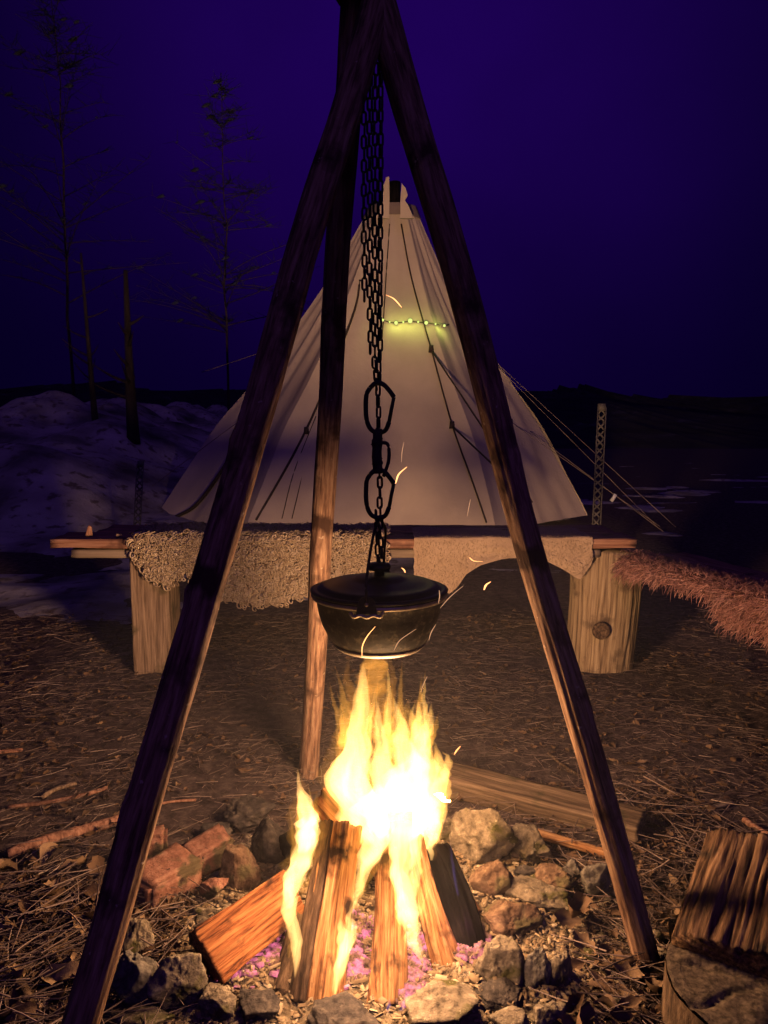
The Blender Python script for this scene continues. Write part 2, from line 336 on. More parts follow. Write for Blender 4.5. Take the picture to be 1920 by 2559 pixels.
def leaf_mesh(L_, W_, curl, fold, seed):
    rnd = random.Random(seed); vs, fs = [], []
    nu, nv = 6, 4
    for i in range(nu+1):
        u = i/nu; wd = W_*(math.sin(math.pi*min(1, u*.93+.05))**.8)*(1+.25*math.sin(u*17+seed))
        for j in range(nv+1):
            v = j/nv-.5
            vs.append((u*L_-L_/2, v*wd, fold*abs(v)*wd*1.6 + curl*L_*(u-.5)**2*2 + rnd.uniform(-.0015, .0015)))
    for i in range(nu):
        for j in range(nv):
            a = i*(nv+1)+j; fs.append((a, a+1, a+nv+2, a+nv+1))
    return vs, fs
Vs, Fs, T = [], [], []
cnt = 0
while cnt < 5000:
    if random.random() < .35: p = reg_coarse()
    else: p = reg_main()
    if p is None: continue
    cnt += 1
    vs, fs = leaf_mesh(random.uniform(.008, .03), random.uniform(.005, .016), random.uniform(-.3, .7), random.uniform(-.3, .9), cnt)
    m = Matrix.Translation((p[0], p[1], gh(*p)+.004+random.random()*.012)) @ Matrix.Rotation(random.random()*6.28, 4, 'Z') @ Matrix.Rotation(random.gauss(0, .5), 4, 'X')
    b = len(Vs); t_ = min(1, max(0, random.gauss(.3, .22)))
    Vs += [tuple(m @ Vector(v)) for v in vs]; Fs += [tuple(i+b for i in f) for f in fs]; T += [t_]*len(vs)
tag(build_np('leaf_litter', np.array(Vs), np.array(Fs), M['leaf'], attr=T), 'small brown leaf scraps and wood chips mixed into the litter', kind='stuff')

leaf_protos = []
for k in range(6):
    vs, fs = leaf_mesh(.055+.008*k % .03, .03+.004*(k % 3), (.5, -.2, .8, .3, .6, -.4)[k], (.6, .3, .9, -.3, .5, .7)[k], k*5+1)
    me = bpy.data.meshes.new('dry_leaf'); me.from_pydata(vs, [], fs); me.update(); me.polygons.foreach_set('use_smooth', np.ones(len(me.polygons), bool))
    at = me.attributes.new('tint', 'FLOAT', 'POINT'); at.data.foreach_set('value', np.full(len(vs), .25+.12*k, np.float32))
    me.materials.append(M['leaf']); leaf_protos.append(me)
def scatter_leaves(n, box, label, group):
    for k in range(n):
        px, py = random.uniform(box[0], box[1]), random.uniform(box[2], box[3]); g = G(px, py)
        o = bpy.data.objects.new('dry_leaf', leaf_protos[random.randrange(6)]); col.objects.link(o)
        o.location = (g.x, g.y, gh(g.x, g.y)+.012+random.random()*.012)
        o.rotation_euler = (random.gauss(0, .5), random.gauss(0, .4), random.random()*6.28); s = random.uniform(.55, 1.05); o.scale = (s, s, s)
        tag(o, label, 'leaf', group)
scatter_leaves(46, (-30, 250, 2150, 2600), 'curled dry leaf in the litter beside the pole with the bright edge', 'dry leaves beside the near pole')
scatter_leaves(24, (1400, 1690, 2280, 2590), 'curled dry leaf among straw between fire stones and chopping block', 'dry leaves between stones and log')

# ------------------------------------------------------------------ generic builders
def pole_mesh(L_, r0, r1, seed, groove=None, bumps=(), nz_amp=.004, flat=0.0, n_s=56, n_a=40):
    vs, fs = [], []
    for i in range(n_s+1):
        z = L_*i/n_s; r = r0+(r1-r0)*i/n_s
        bx, by = .011*nz(z*1.9, seed, 0), .011*nz(z*1.9, seed, 5)
        for j in range(n_a):
            a = 2*math.pi*j/n_a
            rr = r*(1+.03*math.cos(2*a+seed)) + nz_amp*fbm(math.cos(a)*2.2+seed, math.sin(a)*2.2, z*2.5, 3) + .0012*nz(math.cos(a)*14, math.sin(a)*14+seed, z*7)
            if groove:
                for (ga, wid, dep, z0, z1) in groove:
                    gc = ga + .22*nz(z*1.4, seed+3, 1) + .05*nz(z*9, seed, 4); d = (a-gc+math.pi) % (2*math.pi)-math.pi
                    if z0 < z < z1: rr -= dep*math.exp(-(d/wid)**2)*min(1, (z-z0)*12, (z1-z)*12)
            for (ba, bz, bw, bh) in bumps:
                d = (a-ba+math.pi) % (2*math.pi)-math.pi
                rr += bh*math.exp(-(d*r/bw)**2-((z-bz)/bw)**2)
            vs.append((bx+rr*math.cos(a), by+rr*math.sin(a), z))
        
    for i in range(n_s):
        for j in range(n_a):
            a = i*n_a+j; b = i*n_a+(j+1) % n_a
            fs.append((a, b, b+n_a, a+n_a))
    c0 = len(vs); vs.append((0, 0, -.004)); vs.append((0, 0, L_+.004))
    for j in range(n_a):
        fs.append(((j+1) % n_a, j, c0)); fs.append((n_s*n_a+j, n_s*n_a+(j+1) % n_a, c0+1))
    return vs, fs
def split_mesh(L_, prof, seed, ridge=.004, taper=1.0, jag=.006, n_s=44, per=.0035, bend=.0, freq=150):
    """A length of split wood: closed profile (local XY), fibres along Z."""
    pts = []
    n = len(prof)
    for i in range(n):
        a, b = Vector(prof[i]), Vector(prof[(i+1) % n]); k = max(2, int((b-a).length/per))
        nrm = Vector(((b-a).y, -(b-a).x)).normalized()
        for q in range(k): pts.append((a+(b-a)*(q/k), nrm))
    m = len(pts); vs, fs = [], []
    for i in range(n_s+1):
        t = i/n_s; z = L_*t; s = 1+(taper-1)*t
        bx, by = bend*math.sin(math.pi*t), bend*.6*nz(z*4, seed)
        for (p, nr) in pts:
            f = ridge*(nz(p.x*freq+seed, p.y*freq, z*6) + .6*nz(p.x*freq*2.3+seed, p.y*freq*2.3, z*12)) + ridge*1.6*fbm(p.x*30+seed, p.y*30, z*5, 2)
            q = p*s + nr*f
            e = 0
            if i == 0 or i == n_s: e = jag*nz(p.x*90, p.y*90, seed+i)
            vs.append((q.x+bx, q.y+by, z+e))
    for i in range(n_s):
        for j in range(m):
            a = i*m+j; b = i*m+(j+1) % m; fs.append((a, b, b+m, a+m))
    def cap(row, zc, flip):
        c = Vector((0, 0))
        for p, _ in pts: c += p
        c /= m; prev = [row+j for j in range(m)]
        for s_ in (.75, .5, .25):
            cur = []
            for (p, _) in pts:
                q = c+(p-c)*s_; cur.append(len(vs)); vs.append((q.x*(taper if row else 1), q.y*(taper if row else 1), zc + jag*nz(q.x*70, q.y*70, seed+row)))
            for j in range(m):
                f = (prev[j], prev[(j+1) % m], cur[(j+1) % m], cur[j]); fs.append(f[::-1] if flip else f)
            prev = cur
        vs.append((c.x, c.y, zc)); ci = len(vs)-1
        for j in range(m):
            f = (prev[j], prev[(j+1) % m], ci); fs.append(f[::-1] if flip else f)
    cap(0, 0, True); cap(n_s*m, L_, False)
    return vs, fs
def rod(pts, r, n_a=8, seed=0, wob=0.0, r1=None):
    pts = [Vector(p) for p in pts]; vs, fs = [], []
    up = Vector((0, 0, 1))
    for i, p in enumerate(pts):
        t = (pts[min(i+1, len(pts)-1)]-pts[max(i-1, 0)]).normalized()
        u = t.cross(up) if abs(t.dot(up)) < .97 else t.cross(Vector((0, 1, 0)))
        u.normalize(); v = t.cross(u)
        rr = r if r1 is None else r+(r1-r)*i/(len(pts)-1)
        rr *= 1+wob*nz(i*1.3, seed)
        for j in range(n_a):
            a = 2*math.pi*j/n_a; vs.append(p+u*math.cos(a)*rr+v*math.sin(a)*rr)
    for i in range(len(pts)-1):
        for j in range(n_a):
            a = i*n_a+j; b = i*n_a+(j+1) % n_a; fs.append((a, b, b+n_a, a+n_a))
    fs.append(tuple(range(n_a))[::-1]); fs.append(tuple((len(pts)-1)*n_a+j for j in range(n_a)))
    return vs, fs
def smooth_path(ctrl, n):
    """Catmull-Rom through tuples of any length."""
    C = [np.array(c, float) for c in ctrl]; C = [2*C[0]-C[1]]+C+[2*C[-1]-C[-2]]
    out = []
    for k in range(n+1):
        s = k/n*(len(C)-3); i = min(int(s), len(C)-4); t = s-i
        p0, p1, p2, p3 = C[i:i+4]
        out.append(.5*((2*p1)+(-p0+p2)*t+(2*p0-5*p1+4*p2-p3)*t*t+(-p0+3*p1-3*p2+p3)*t**3))
    return out
def lathe(prof, n=64):
    vs, fs = [], []
    for (r, z) in prof:
        for j in range(n): a = 2*math.pi*j/n; vs.append((r*math.cos(a), r*math.sin(a), z))
    for i in range(len(prof)-1):
        for j in range(n):
            a = i*n+j; b = i*n+(j+1) % n; fs.append((a, b, b+n, a+n))
    fs.append(tuple(range(n))[::-1]); fs.append(tuple((len(prof)-1)*n+j for j in range(n)))
    return vs, fs

# ------------------------------------------------------------------ tent
TY, TR, TQ = 7.2, 2.0, .6
apex = P(985, 455, TY); bx0 = P(932, 1290, TY).x
tent = empty('canvas_tent', (bx0, TY, 0)); tag(tent, 'cream canvas tipi tent with flared corners standing behind the bench', 'tent')
_tp = smooth_path([(0, 1), (.13, .885), (.278, .75), (.43, .572), (.70, .29), (1, .045)], 60); TV = [p[0] for p in _tp]; TPR = [p[1] for p in _tp]
def tent_pt(ang, v):
    """v 0 = ground, 1 = apex; hexagon plan, concave profile, slightly billowed walls"""
    k = math.pi/3; a = (ang % k) - k/2
    hexr = math.cos(k/2)/math.cos(a)
    cf = (abs(a)/(k/2))**3
    prof = float(np.interp(v, TV, TPR))
    flare = .02*cf*max(0, 1-v*2.2)
    r = TR*(hexr*prof*(1-.03*(1-cf)*math.sin(math.pi*v)) + flare*.6)
    fold = .016*math.sin(ang*23+2*nz(v*2, ang, 0))*(v*(1-v)*2.2) + .05*fbm(ang*2.2, v*2.5, 4, 3)*(1-v) + .022*nz(ang*9, v*3, 2)*(1-v*.6)
    r += fold
    cxv = bx0+(apex.x-bx0)*v
    return Vector((cxv+r*math.cos(ang), TY+TQ*r*math.sin(ang), .06+(apex.z-.06)*v))
VT = .93
for s in range(6):
    vs, fs = [], []; nu, nv = 26, 60
    for i in range(nv+1):
        for j in range(nu+1): vs.append(tent_pt(s*math.pi/3+math.pi/3*j/nu*(1-1e-4), VT*i/nv))
    for i in range(nv):
        for j in range(nu): a = i*(nu+1)+j; fs.append((a, a+1, a+nu+2, a+nu+1))
    build('canvas_panel', vs, fs, M['canvas'], tent)
# collar band and smoke flaps at the top
vs, fs = [], []; n_ = 48
for (v, e) in ((VT-.035, .012), (VT, .014), (VT+.002, .012)):
    for j in range(n_): a = 2*math.pi*j/n_; p = tent_pt(a, v); d = Vector((math.cos(a), math.sin(a), 0)); vs.append(p+d*e)
for i in range(2):
    for j in range(n_): a = i*n_+j; b = i*n_+(j+1) % n_; fs.append((a, b, b+n_, a+n_))
build('collar', vs, fs, M['canvasdark'], tent)
def flap(ptsL, Y, name='smoke_flap', m='canvas'):
    vs = [P(x, y, Y) for x, y in ptsL]; n = len(vs); vs += [v+Vector((0, .03, 0)) for v in vs]
    fs = [tuple(range(n))[::-1], tuple(range(n, 2*n))]+[(i, (i+1) % n, n+(i+1) % n, n+i) for i in range(n)]
    build(name, vs, fs, M[m], tent, smooth=False)
flap([(940, 545), (973, 545), (974, 490), (973, 440), (966, 443), (955, 475), (948, 505)], TY-.30)
flap([(1001, 545), (1034, 545), (1022, 515), (1012, 500), (1019, 488), (1014, 470), (1004, 458), (1001, 500)], TY-.30)
def gap_rod(px, top, Y, name):
    a = P(px, 560, Y); b = P(px, top, Y)
    build(name, *rod([a, (a+b)/2, b], .05, 12), M['char'], tent)
gap_rod(987, 455, TY-.05, 'smoke_gap_rod')  # black rod paints the dark of the smoke-hole gap between the flaps
# cords lying on the seams, with knots, and guy ropes
def on_tent(px, py):
    d = ray(px, py); o = Vector((0, 0, CAM_H)); best = None
    for k in range(400):
        t = 4.5+k*.01; p = o+d*t
        v = (p.z-.06)/(apex.z-.06)
        if v > VT: v = VT
        a = math.atan2((p.y-TY)/TQ, p.x-(bx0+(apex.x-bx0)*max(v, 0)))
        q = tent_pt(a, max(v, 0)); c = Vector((bx0+(apex.x-bx0)*max(v, 0), TY))
        if (Vector((p.x, p.y))-c).length <= (Vector((q.x, q.y))-c).length: best = p; break
    if best is None: best = o+d*6.2
    return best - d.normalized()*.025
def tent_cord(pts, r=.010, name='seam_cord', m='cord'):
    p3 = []
    for (x, y) in [tuple(p) for p in smooth_path(pts, 26)]: p3.append(on_tent(x, y))
    build(name, *rod(p3, r, 6), M[m], tent)
tent_cord([(1003, 560), (1030, 700), (1078, 872), (1130, 1060), (1180, 1200), (1216, 1306)], .007)
tent_cord([(974, 560), (966, 680), (960, 780), (955, 850)], .005)
tent_cord([(900, 700), (885, 780), (813, 966), (765, 1075), (715, 1170), (640, 1300)], .010)
tent_cord([(612, 1040), (590, 1110), (545, 1190), (490, 1262), (440, 1292)], .016, 'strap')  # dark cord stands in for a shaded streak across the canvas
tent_cord([(805, 1000), (770, 1130), (730, 1296)], .004); tent_cord([(790, 1040), (735, 1180), (705, 1296)], .004)
def knot(px, py, r=.03):
    c = on_tent(px, py); vs, fs = rod([c+Vector((0, 0, -r)), c, c+Vector((0, 0, r))], r*.8, 8, r1=r*.6)
    build('knot', vs, fs, M['cord'], tent)
for k in ((1078, 872), (1130, 1062), (766, 1076), (606, 1046), (1276, 1055)): knot(*k)
def guy(pa, Ya, pb, r=.006, sag=.0, m='rope'):
    a = on_tent(*pa) if Ya is None else P(pa[0], pa[1], Ya); b = G(*pb) if len(pb) == 2 else P(*pb)
    p3 = [a+(b-a)*(i/10)-Vector((0, 0, sag*math.sin(math.pi*i/10))) for i in range(11)]
    build('guy_rope', *rod(p3, r, 6), M[m], tent)
guy((1079, 876), None, (1330, 1255, 5.2), .007, m='cord'); guy((1131, 1066), None, (1300, 1225, 5.2), .007, m='cord')
guy((1225, 897), None, (1640, 1313), .0032); guy((1217, 885), None, (1690, 1318), .0032)
guy((1277, 1055), None, (1650, 1316), .0032); guy((1325, 1078), None, (1660, 1330), .0032)
guy((606, 1046), None, (380, 1215, 6.3), .0032); guy((680, 872), None, (505, 930, 8.0), .0032)
rn = P(1534, 1244, 6.5); build('rope_runner', *rod([rn+Vector((-.02, 0, -.03)), rn, rn+Vector((.015, 0, .03))], .016, 8), M['cleansnow'], tent)

# ------------------------------------------------------------------ string of small lamps on the canvas
sl = empty('string_lights', on_tent(1035, 806)); tag(sl, 'short string of glowing yellow-green lamps across the tent canvas', 'string lights')
lp = [(945, 797), (957, 801), (974, 806), (990, 808), (1008, 806), (1025, 803), (1045, 806), (1065, 808), (1088, 811), (1110, 815), (1122, 812)]
p3 = [on_tent(x, y)-Vector((0, .02, 0)) for x, y in lp]
build('cable', *rod(p3, .004, 6), M['cord'], sl)
for k, (x, y) in enumerate(lp):
    if k in (0, 10): continue
    c = on_tent(x, y)-Vector((0, .035, 0)); r = (.010, .012, .008, .016, .009, .020, .009, .016, .008, .012, .01)[k]
    vs, fs = [], []
    bm = bmesh.new(); bmesh.ops.create_icosphere(bm, subdivisions=2, radius=r)
    me = bpy.data.meshes.new('bulb'); bm.to_mesh(me); bm.free(); me.materials.append(M['bulb']); o = link('bulb', me, sl); o.location = c
    if k in (3, 5, 7, 9):
        ld = bpy.data.lights.new('bulb_light', 'POINT'); ld.energy = .4; ld.color = (.85, 1.0, .2); ld.shadow_soft_size = .02
        lo = bpy.data.objects.new('bulb_light', ld); col.objects.link(lo); lo.parent = sl
        lo.matrix_parent_inverse = Matrix.Translation(sl.location).inverted(); lo.location = c-Vector((0, .05, 0))

# ------------------------------------------------------------------ trees and posts in the dark
def bare_tree(px, py, Y, h, r, label, lean=0.0):
    b = P(px, py, Y); b.z = snow_h(b.x, b.y)-.05
    t = empty('bare_tree', b); tag(t, label, 'tree', 'bare trees on the snow bank')
    path = smooth_path([b, b+Vector((lean*.3, 0, h*.4)), b+Vector((lean, .1, h))], 20)
    build('trunk', *rod(path, r, 12, seed=int(px), wob=.12, r1=r*.3), M['treebark'], t)
    rnd = random.Random(int(px))
    for k in range(9):
        s = rnd.uniform(.35, .97); q = Vector(path[int(s*20)]); a = rnd.uniform(0, 6.28); L_ = (1.1-s)*h*.35
        e = q+Vector((math.cos(a)*L_, math.sin(a)*L_, L_*.45))
        build('branch', *rod(smooth_path([q, (q+e)/2+Vector((0, 0, -.05*L_)), e], 8), r*.3, 6, r1=.004), M['treebark'], t)
bare_tree(243, 1150, 9.2, 2.0, .04, 'slim bare tree farther out on the snow bank', -.12)
bare_tree(338, 1200, 8.6, 1.9, .075, 'thicker bare tree on the snow bank, nearer the tent', -.05)

def snowy_tree(x, y, h, seed, label):
    """Leafless tree: trunk, limbs, a mass of fine twigs and snow lying on them."""
    rnd = random.Random(seed); b = Vector((x, y, snow_h(x, y)-.1))
    t = empty('snowy_tree', b); tag(t, label, 'tree', 'snow-flecked trees in the dark')
    build('trunk', *rod([b+Vector((.10*nz(i*.5, seed), 0, h*i/12)) for i in range(13)], h*.004, 10, r1=.005), M['treebark'], t)
    Vs, Fs, T = [], [], []; sv, sf = [], []
    for k in range(70):
        f = rnd.uniform(.28, .98); a = rnd.random()*6.28; L_ = (1.05-f)*h*.38*rnd.uniform(.7, 1.2); q = b+Vector((0, 0, h*f)); d = Vector((math.cos(a), math.sin(a), rnd.uniform(.1, .7)))
        bend = rnd.uniform(-.3, .1); pts = [q+d*L_*u+Vector((0, 0, bend*L_*u*u)) for u in np.linspace(0, 1, 7)]
        build('branch', *rod(pts, .009*(1.1-f)+.004, 5, r1=.002), M['treebark'], t)
        for q_ in range(16):
            u = rnd.uniform(.15, 1); c = q+d*L_*u+Vector((0, 0, bend*L_*u*u)); e = c+Vector((rnd.gauss(0, .16), rnd.gauss(0, .16), rnd.uniform(-.05, .22)))
            wv = (e-c).cross(Vector((0, 1, 0))).normalized()*.0045; i0 = len(Vs); Vs += [c-wv, c+wv, e+wv*.4, e-wv*.4]; Fs.append((i0, i0+1, i0+2, i0+3)); T += [rnd.random()]*4
        if rnd.random() < .55:
            u = rnd.uniform(.3, .95); c = q+d*L_*u+Vector((0, 0, bend*L_*u*u+.02)); rx = rnd.choice((.015, .02, .03, .035, .05)); i0 = len(sv)
            for ring, (rr, zz) in enumerate(((1, 0), (.75, .04), (.35, .06))):
                for j in range(7):
                    aa = 2*math.pi*j/7; g_ = rx*rr*rnd.uniform(.6, 1.3); sv.append(c+Vector((math.cos(aa)*g_*1.7, math.sin(aa)*g_, zz*rx*14+.5*g_*math.cos(aa))))
            for ring in range(2):
                for j in range(7): p = i0+ring*7+j; q2 = i0+ring*7+(j+1) % 7; sf.append((p, q2, q2+7, p+7))
            sf.append(tuple(i0+14+j for j in range(7)))
    cr = build_np('crown', np.array([tuple(v) for v in Vs]), np.array(Fs), M['needles'], t, attr=T); cr['kind'] = 'stuff'
    so = build('snow_load', sv, sf, M['dimsnow'], t); so['kind'] = 'stuff'
snowy_tree(-5.4, 13.5, 7.6, 3, 'snow-flecked tree standing in the dark at the edge of the view')
snowy_tree(-2.9, 14.5, 6.4, 11, 'snow-flecked tree in the dark between snow bank and tent')

def perforated_post(px, y0, y1, Y, wpx, label):
    a = P(px-16, y1, Y); b = P(px, y0, Y); a.z = 0 if a.z > 0 else a.z
    t = empty('perforated_post', a); tag(t, label, 'post', 'perforated posts beside the tent')
    wd = px_m(wpx, Y)/2; L_ = (b-a).length; n = int(L_/.012); vs, fs = [], []
    m = frame(a, b)
    for ph in (0, math.pi):
        path = [Vector((wd*.72*math.sin(2*math.pi*i*.012/(wd*3.6)+ph), .004*math.cos(2*math.pi*i*.012/(wd*3.6)), i*.012)) for i in range(n)]
        build('lattice_strip', *[q for q in rod([m @ p for p in path], wd*.24, 6)], M['steel'], t)
    for s in (-1, 1):
        build('edge_strip', *rod([m @ Vector((s*wd*.9, .01, 0)), m @ Vector((s*wd*.9, .01, L_*.5)), m @ Vector((s*wd*.9, .01, L_))], wd*.16, 6), M['steel'], t)
    build('cap', *rod([m @ Vector((0, 0, L_-.02)), m @ Vector((0, 0, L_+.02))], wd*.95, 10), M['steel'], t)
perforated_post(1504, 1018, 1300, 4.4, 22, 'perforated metal post standing behind the bench under the guy ropes')
perforated_post(352, 1160, 1300, 5.2, 18, 'short perforated metal post beside the flared tent corner and snow')

# ------------------------------------------------------------------ benches
BY, BZ = 2.80, .515
def plank(name, x0, x1, y0, y1, zt, th, m, parent, seed, tilt=0):
    wd = (y1-y0)/2; prof = [(-th/2, -wd), (th/2, -wd), (th/2, wd), (-th/2, wd)]
    prof = [(p[1], p[0]) for p in prof][::-1]
    vs, fs = split_mesh(x1-x0, prof, seed, ridge=.0022, jag=.006, n_s=60, per=.008, freq=70)
    mt = Matrix(((0, 0, 1, x0), (-1, 0, 0, (y0+y1)/2), (0, -1, 0, zt-th/2), (0, 0, 0, 1)))
    mt = Matrix(((0, 0, 1, x0), (1, 0, 0, (y0+y1)/2), (0, 1, 0, zt-th/2), (0, 0, 0, 1)))
    if tilt: mt = Matrix.Translation((x0, 0, zt)) @ Matrix.Rotation(tilt, 4, 'Y') @ Matrix.Translation((-x0, 0, -zt)) @ mt
    return build(name, vs, fs, M[m], parent, matrix=mt)
xl = P(125, 1345, BY).x
bench = empty('plank_bench', (0, BY+.15, BZ-.03)); tag(bench, 'long rough plank bench crossing the view before the tent', 'bench')
plank('plank', xl, .93, BY, BY+.17, BZ, .034, 'plank', bench, 3)
plank('plank', xl+.11, .90, BY+.18, BY+.36, BZ+.004, .034, 'plank', bench, 9)
plank('plank', P(175, 1378, BY).x, .80, BY+.01, BY+.15, BZ-.040, .032, 'greyplank', bench, 14)
SZ = .425; SA, SB = Vector((.862, 2.86, SZ)), Vector((1.30, 1.40, SZ)); sdir = (SB-SA).normalized(); sout = Vector((-sdir.y, sdir.x, 0))
side = empty('side_bench', SA); tag(side, 'narrow side bench running under the reddish fur towards the viewer', 'bench')
for k in range(2):
    o0 = sout*(.08+.16*k)
    vs, fs = split_mesh((SB-SA).length, [(-.075, -.017), (.075, -.017), (.075, .017), (-.075, .017)], 21+k, ridge=.0022, n_s=50, per=.008, freq=70)
    build('plank', vs, fs, M['plank'], side, matrix=frame(SA+o0, SB+o0, (0, 0, 1)))

# supports
tl = G(335, 1685); tr_ = G(424, 1685); cxp = (tl.x+tr_.x)/2; hw = (tr_.x-tl.x)/2
vs, fs = split_mesh(BZ-.058+.02, [(-hw, -.09), (hw, -.07), (hw, .09), (-hw, .09)], 5, ridge=.002, n_s=40, per=.006, freq=60)
blk = build('timber_block', vs, fs, M['timber'], matrix=Matrix.Translation((cxp, tl.y+.09, -.02)))
tag(blk, 'upright squared timber block carrying the end of the bench under the curly fleece', 'timber block')
sb = G(1520, 1688); hs = BZ-.058+.03; rs = px_m(92, sb.y+.1)
st = empty('log_stump', (sb.x, sb.y+rs, 0)); tag(st, 'round log stump with dark knot carrying the bench near reddish fur', 'stump')
grooves = [(random.uniform(0, 6.28), random.uniform(.02, .035), random.uniform(.003, .008), random.choice((0, 0, .1)), .6) for _ in range(26)]
vs, fs = pole_mesh(hs, rs*.92, rs*.96, 12, groove=grooves, nz_amp=.004, n_s=50, n_a=150)
vs = [Vector(v) for v in vs]; mt = Matrix.Translation((sb.x, sb.y+rs, -.03)) @ Matrix.Rotation(R(3.0), 4, 'Y') @ Matrix.Rotation(R(-2), 4, 'X')
build('trunk_section', vs, fs, M['stump'], st, matrix=mt)
kc = P(1503, 1577, sb.y-.004); kv, kf = lathe([(.033, -.004), (.032, .004), (.027, .0065), (.021, .004), (.013, .005), (.003, .003)], 26)
kd = Matrix.Translation(kc) @ Matrix.Rotation(R(90), 4, 'X')
build('knot', kv, kf, M['bark'], st, matrix=kd)

# ------------------------------------------------------------------ fleeces
def pelt_grid(outline_fn, u0, u1, nu, nv, top_len, curve):
    """Grid of points: back of the top -> front edge -> hanging down to outline_fn(x)."""
    pass
def fur_obj(name, base_vs, base_fs, mbase, mhair, n, lmin, lmax, r, curl, label, cat, grp, droop, seed, kindname='wool', rows=4):
    root = empty(name, base_vs[0]); tag(root, label, cat, grp)
    build('hide', base_vs, base_fs, M[mbase], root)
    # area-weighted samples on the hide
    rnd = np.random.RandomState(seed); B = np.array([tuple(v) for v in base_vs]); Q = np.array(base_fs)
    A_, B_, C_, D_ = (B[Q[:, i]] for i in range(4))
    nr = np.cross(C_-A_, D_-B_); ar = np.linalg.norm(nr, axis=1); ar[ar == 0] = 1e-12; nr /= ar[:, None]
    idx = rnd.choice(len(Q), n, p=ar/ar.sum()); s, t = rnd.rand(n, 1), rnd.rand(n, 1)
    pt = (A_[idx]*(1-s)*(1-t)+B_[idx]*s*(1-t)+C_[idx]*s*t+D_[idx]*(1-s)*t); nn = nr[idx]
    Ln = rnd.uniform(lmin, lmax, (n, 1)); rad = r*rnd.uniform(.7, 1.3, (n, 1)); tint = np.clip(rnd.normal(.5, .22, n), 0, 1)
    tang = rnd.normal(0, 1, (n, 3)); tang -= nn*np.sum(tang*nn, 1)[:, None]; tang /= np.linalg.norm(tang, axis=1)[:, None]
    bt = np.cross(nn, tang)
    lean = nn + tang*rnd.uniform(.1, .7, (n, 1)) + np.array([0, 0, -droop]); lean /= np.linalg.norm(lean, axis=1)[:, None]
    Vs = np.zeros((n, (rows+1)*3, 3))
    for k in range(rows+1):
        u = k/rows
        c = pt + lean*Ln*u + np.array([0, 0, -1])*droop*Ln*.5*u*u
        if curl:
            ph = u*math.pi*curl; c = pt + lean*Ln*.55*u + (tang*np.sin(ph)+bt*(1-np.cos(ph)))*Ln*.28 + np.array([0, 0, -1])*droop*Ln*.35*u
        w_ = rad*((1-u)**.6+.08) if not curl else rad*(1-.5*u)
        for q, a in enumerate((0, 2.094, 4.189)):
            Vs[:, k*3+q] = c + tang*np.cos(a)*w_ + bt*np.sin(a)*w_
    Fs = []
    for k in range(rows):
        for q in range(3): Fs.append((k*3+q, k*3+(q+1) % 3, k*3+3+(q+1) % 3, k*3+3+q))
    Fs = np.array(Fs); Fall = (np.arange(n)*((rows+1)*3))[:, None, None]+Fs[None]
    h = build_np(kindname, Vs.reshape(-1, 3), Fall.reshape(-1, 4), M[mhair], root, attr=np.repeat(tint, (rows+1)*3), smooth=True); h['kind'] = 'stuff'
    return root
def drape(bot, x0p, x1p, back=.26, thick=.012, nu=70, zt=BZ, wav=.008, seed=0, yf=BY):
    """bot: list of (px,py) of the lower outline on the front of the bench."""
    bxs = [b[0] for b in bot]; bys = [b[1] for b in bot]; vs, fs = [], []; nt_, nh = 10, 22
    for i in range(nu+1):
        px = x0p+(x1p-x0p)*i/nu; py = float(np.interp(px, bxs, bys)); X = P(px, 1345, yf).x; zb = P(px, py, yf-.02).z
        for k in range(nt_+1):
            u = k/nt_; vs.append(Vector((X+.004*nz(u*5, px*.02, seed), yf+back*(1-u)-.004, zt+thick+.006*nz(X*9, u*4, seed))))
        for k in range(1, nh+1):
            u = k/nh; o = thick+wav*(nz(X*8, u*2.5, seed)+.6)*u
            if k == 1: vs.append(Vector((X, yf-thick*.8, zt+thick*.4)))
            else: vs.append(Vector((X+.006*nz(u*6, px*.03, seed+2), yf-o, zt-(zt-zb)*u)))
    row = nt_+nh+1
    for i in range(nu):
        for k in range(row-1): a = i*row+k; fs.append((a, a+1, a+row+1, a+row))
    return vs, fs
vs, fs = drape([(332, 1365), (345, 1400), (362, 1432), (390, 1452), (415, 1458), (440, 1450), (470, 1430), (500, 1412), (525, 1400)], 335, 525, seed=1)
fur_obj('sheepskin', vs, fs, 'woolbase', 'wool', 2200, .032, .048, .0048, 1.6, 'small curly cream fleece over the timber block end of the bench', 'sheepskin', 'curly fleeces on the bench', .25, 1, rows=6)
vs, fs = drape([(455, 1420), (480, 1455), (510, 1468), (545, 1492), (600, 1508), (650, 1516), (700, 1508), (735, 1496), (790, 1488), (860, 1470), (930, 1460), (965, 1430)], 458, 965, nu=110, seed=5)
fur_obj('sheepskin', [v+Vector((0, -.002, .002)) for v in vs], fs, 'woolbase', 'wool', 5200, .026, .040, .0042, 1.6, 'large curly cream fleece hanging off the bench behind the upright pole', 'sheepskin', 'curly fleeces on the bench', .25, 2, rows=6)
vs, fs = drape([(1035, 1440), (1060, 1450), (1090, 1462), (1125, 1486), (1142, 1470), (1165, 1436), (1200, 1412), (1250, 1398), (1310, 1394), (1360, 1400), (1400, 1420), (1440, 1445), (1455, 1449), (1476, 1412), (1480, 1395)], 1035, 1480, nu=120, seed=9, thick=.007, wav=.016)
fur_obj('short_haired_pelt', vs, fs, 'peltbase', 'pelt', 9000, .005, .010, .0006, 0, 'smooth pale short-haired pelt with scalloped edge hanging over the bench', 'pelt', None, .5, 3, 'hair', rows=2)
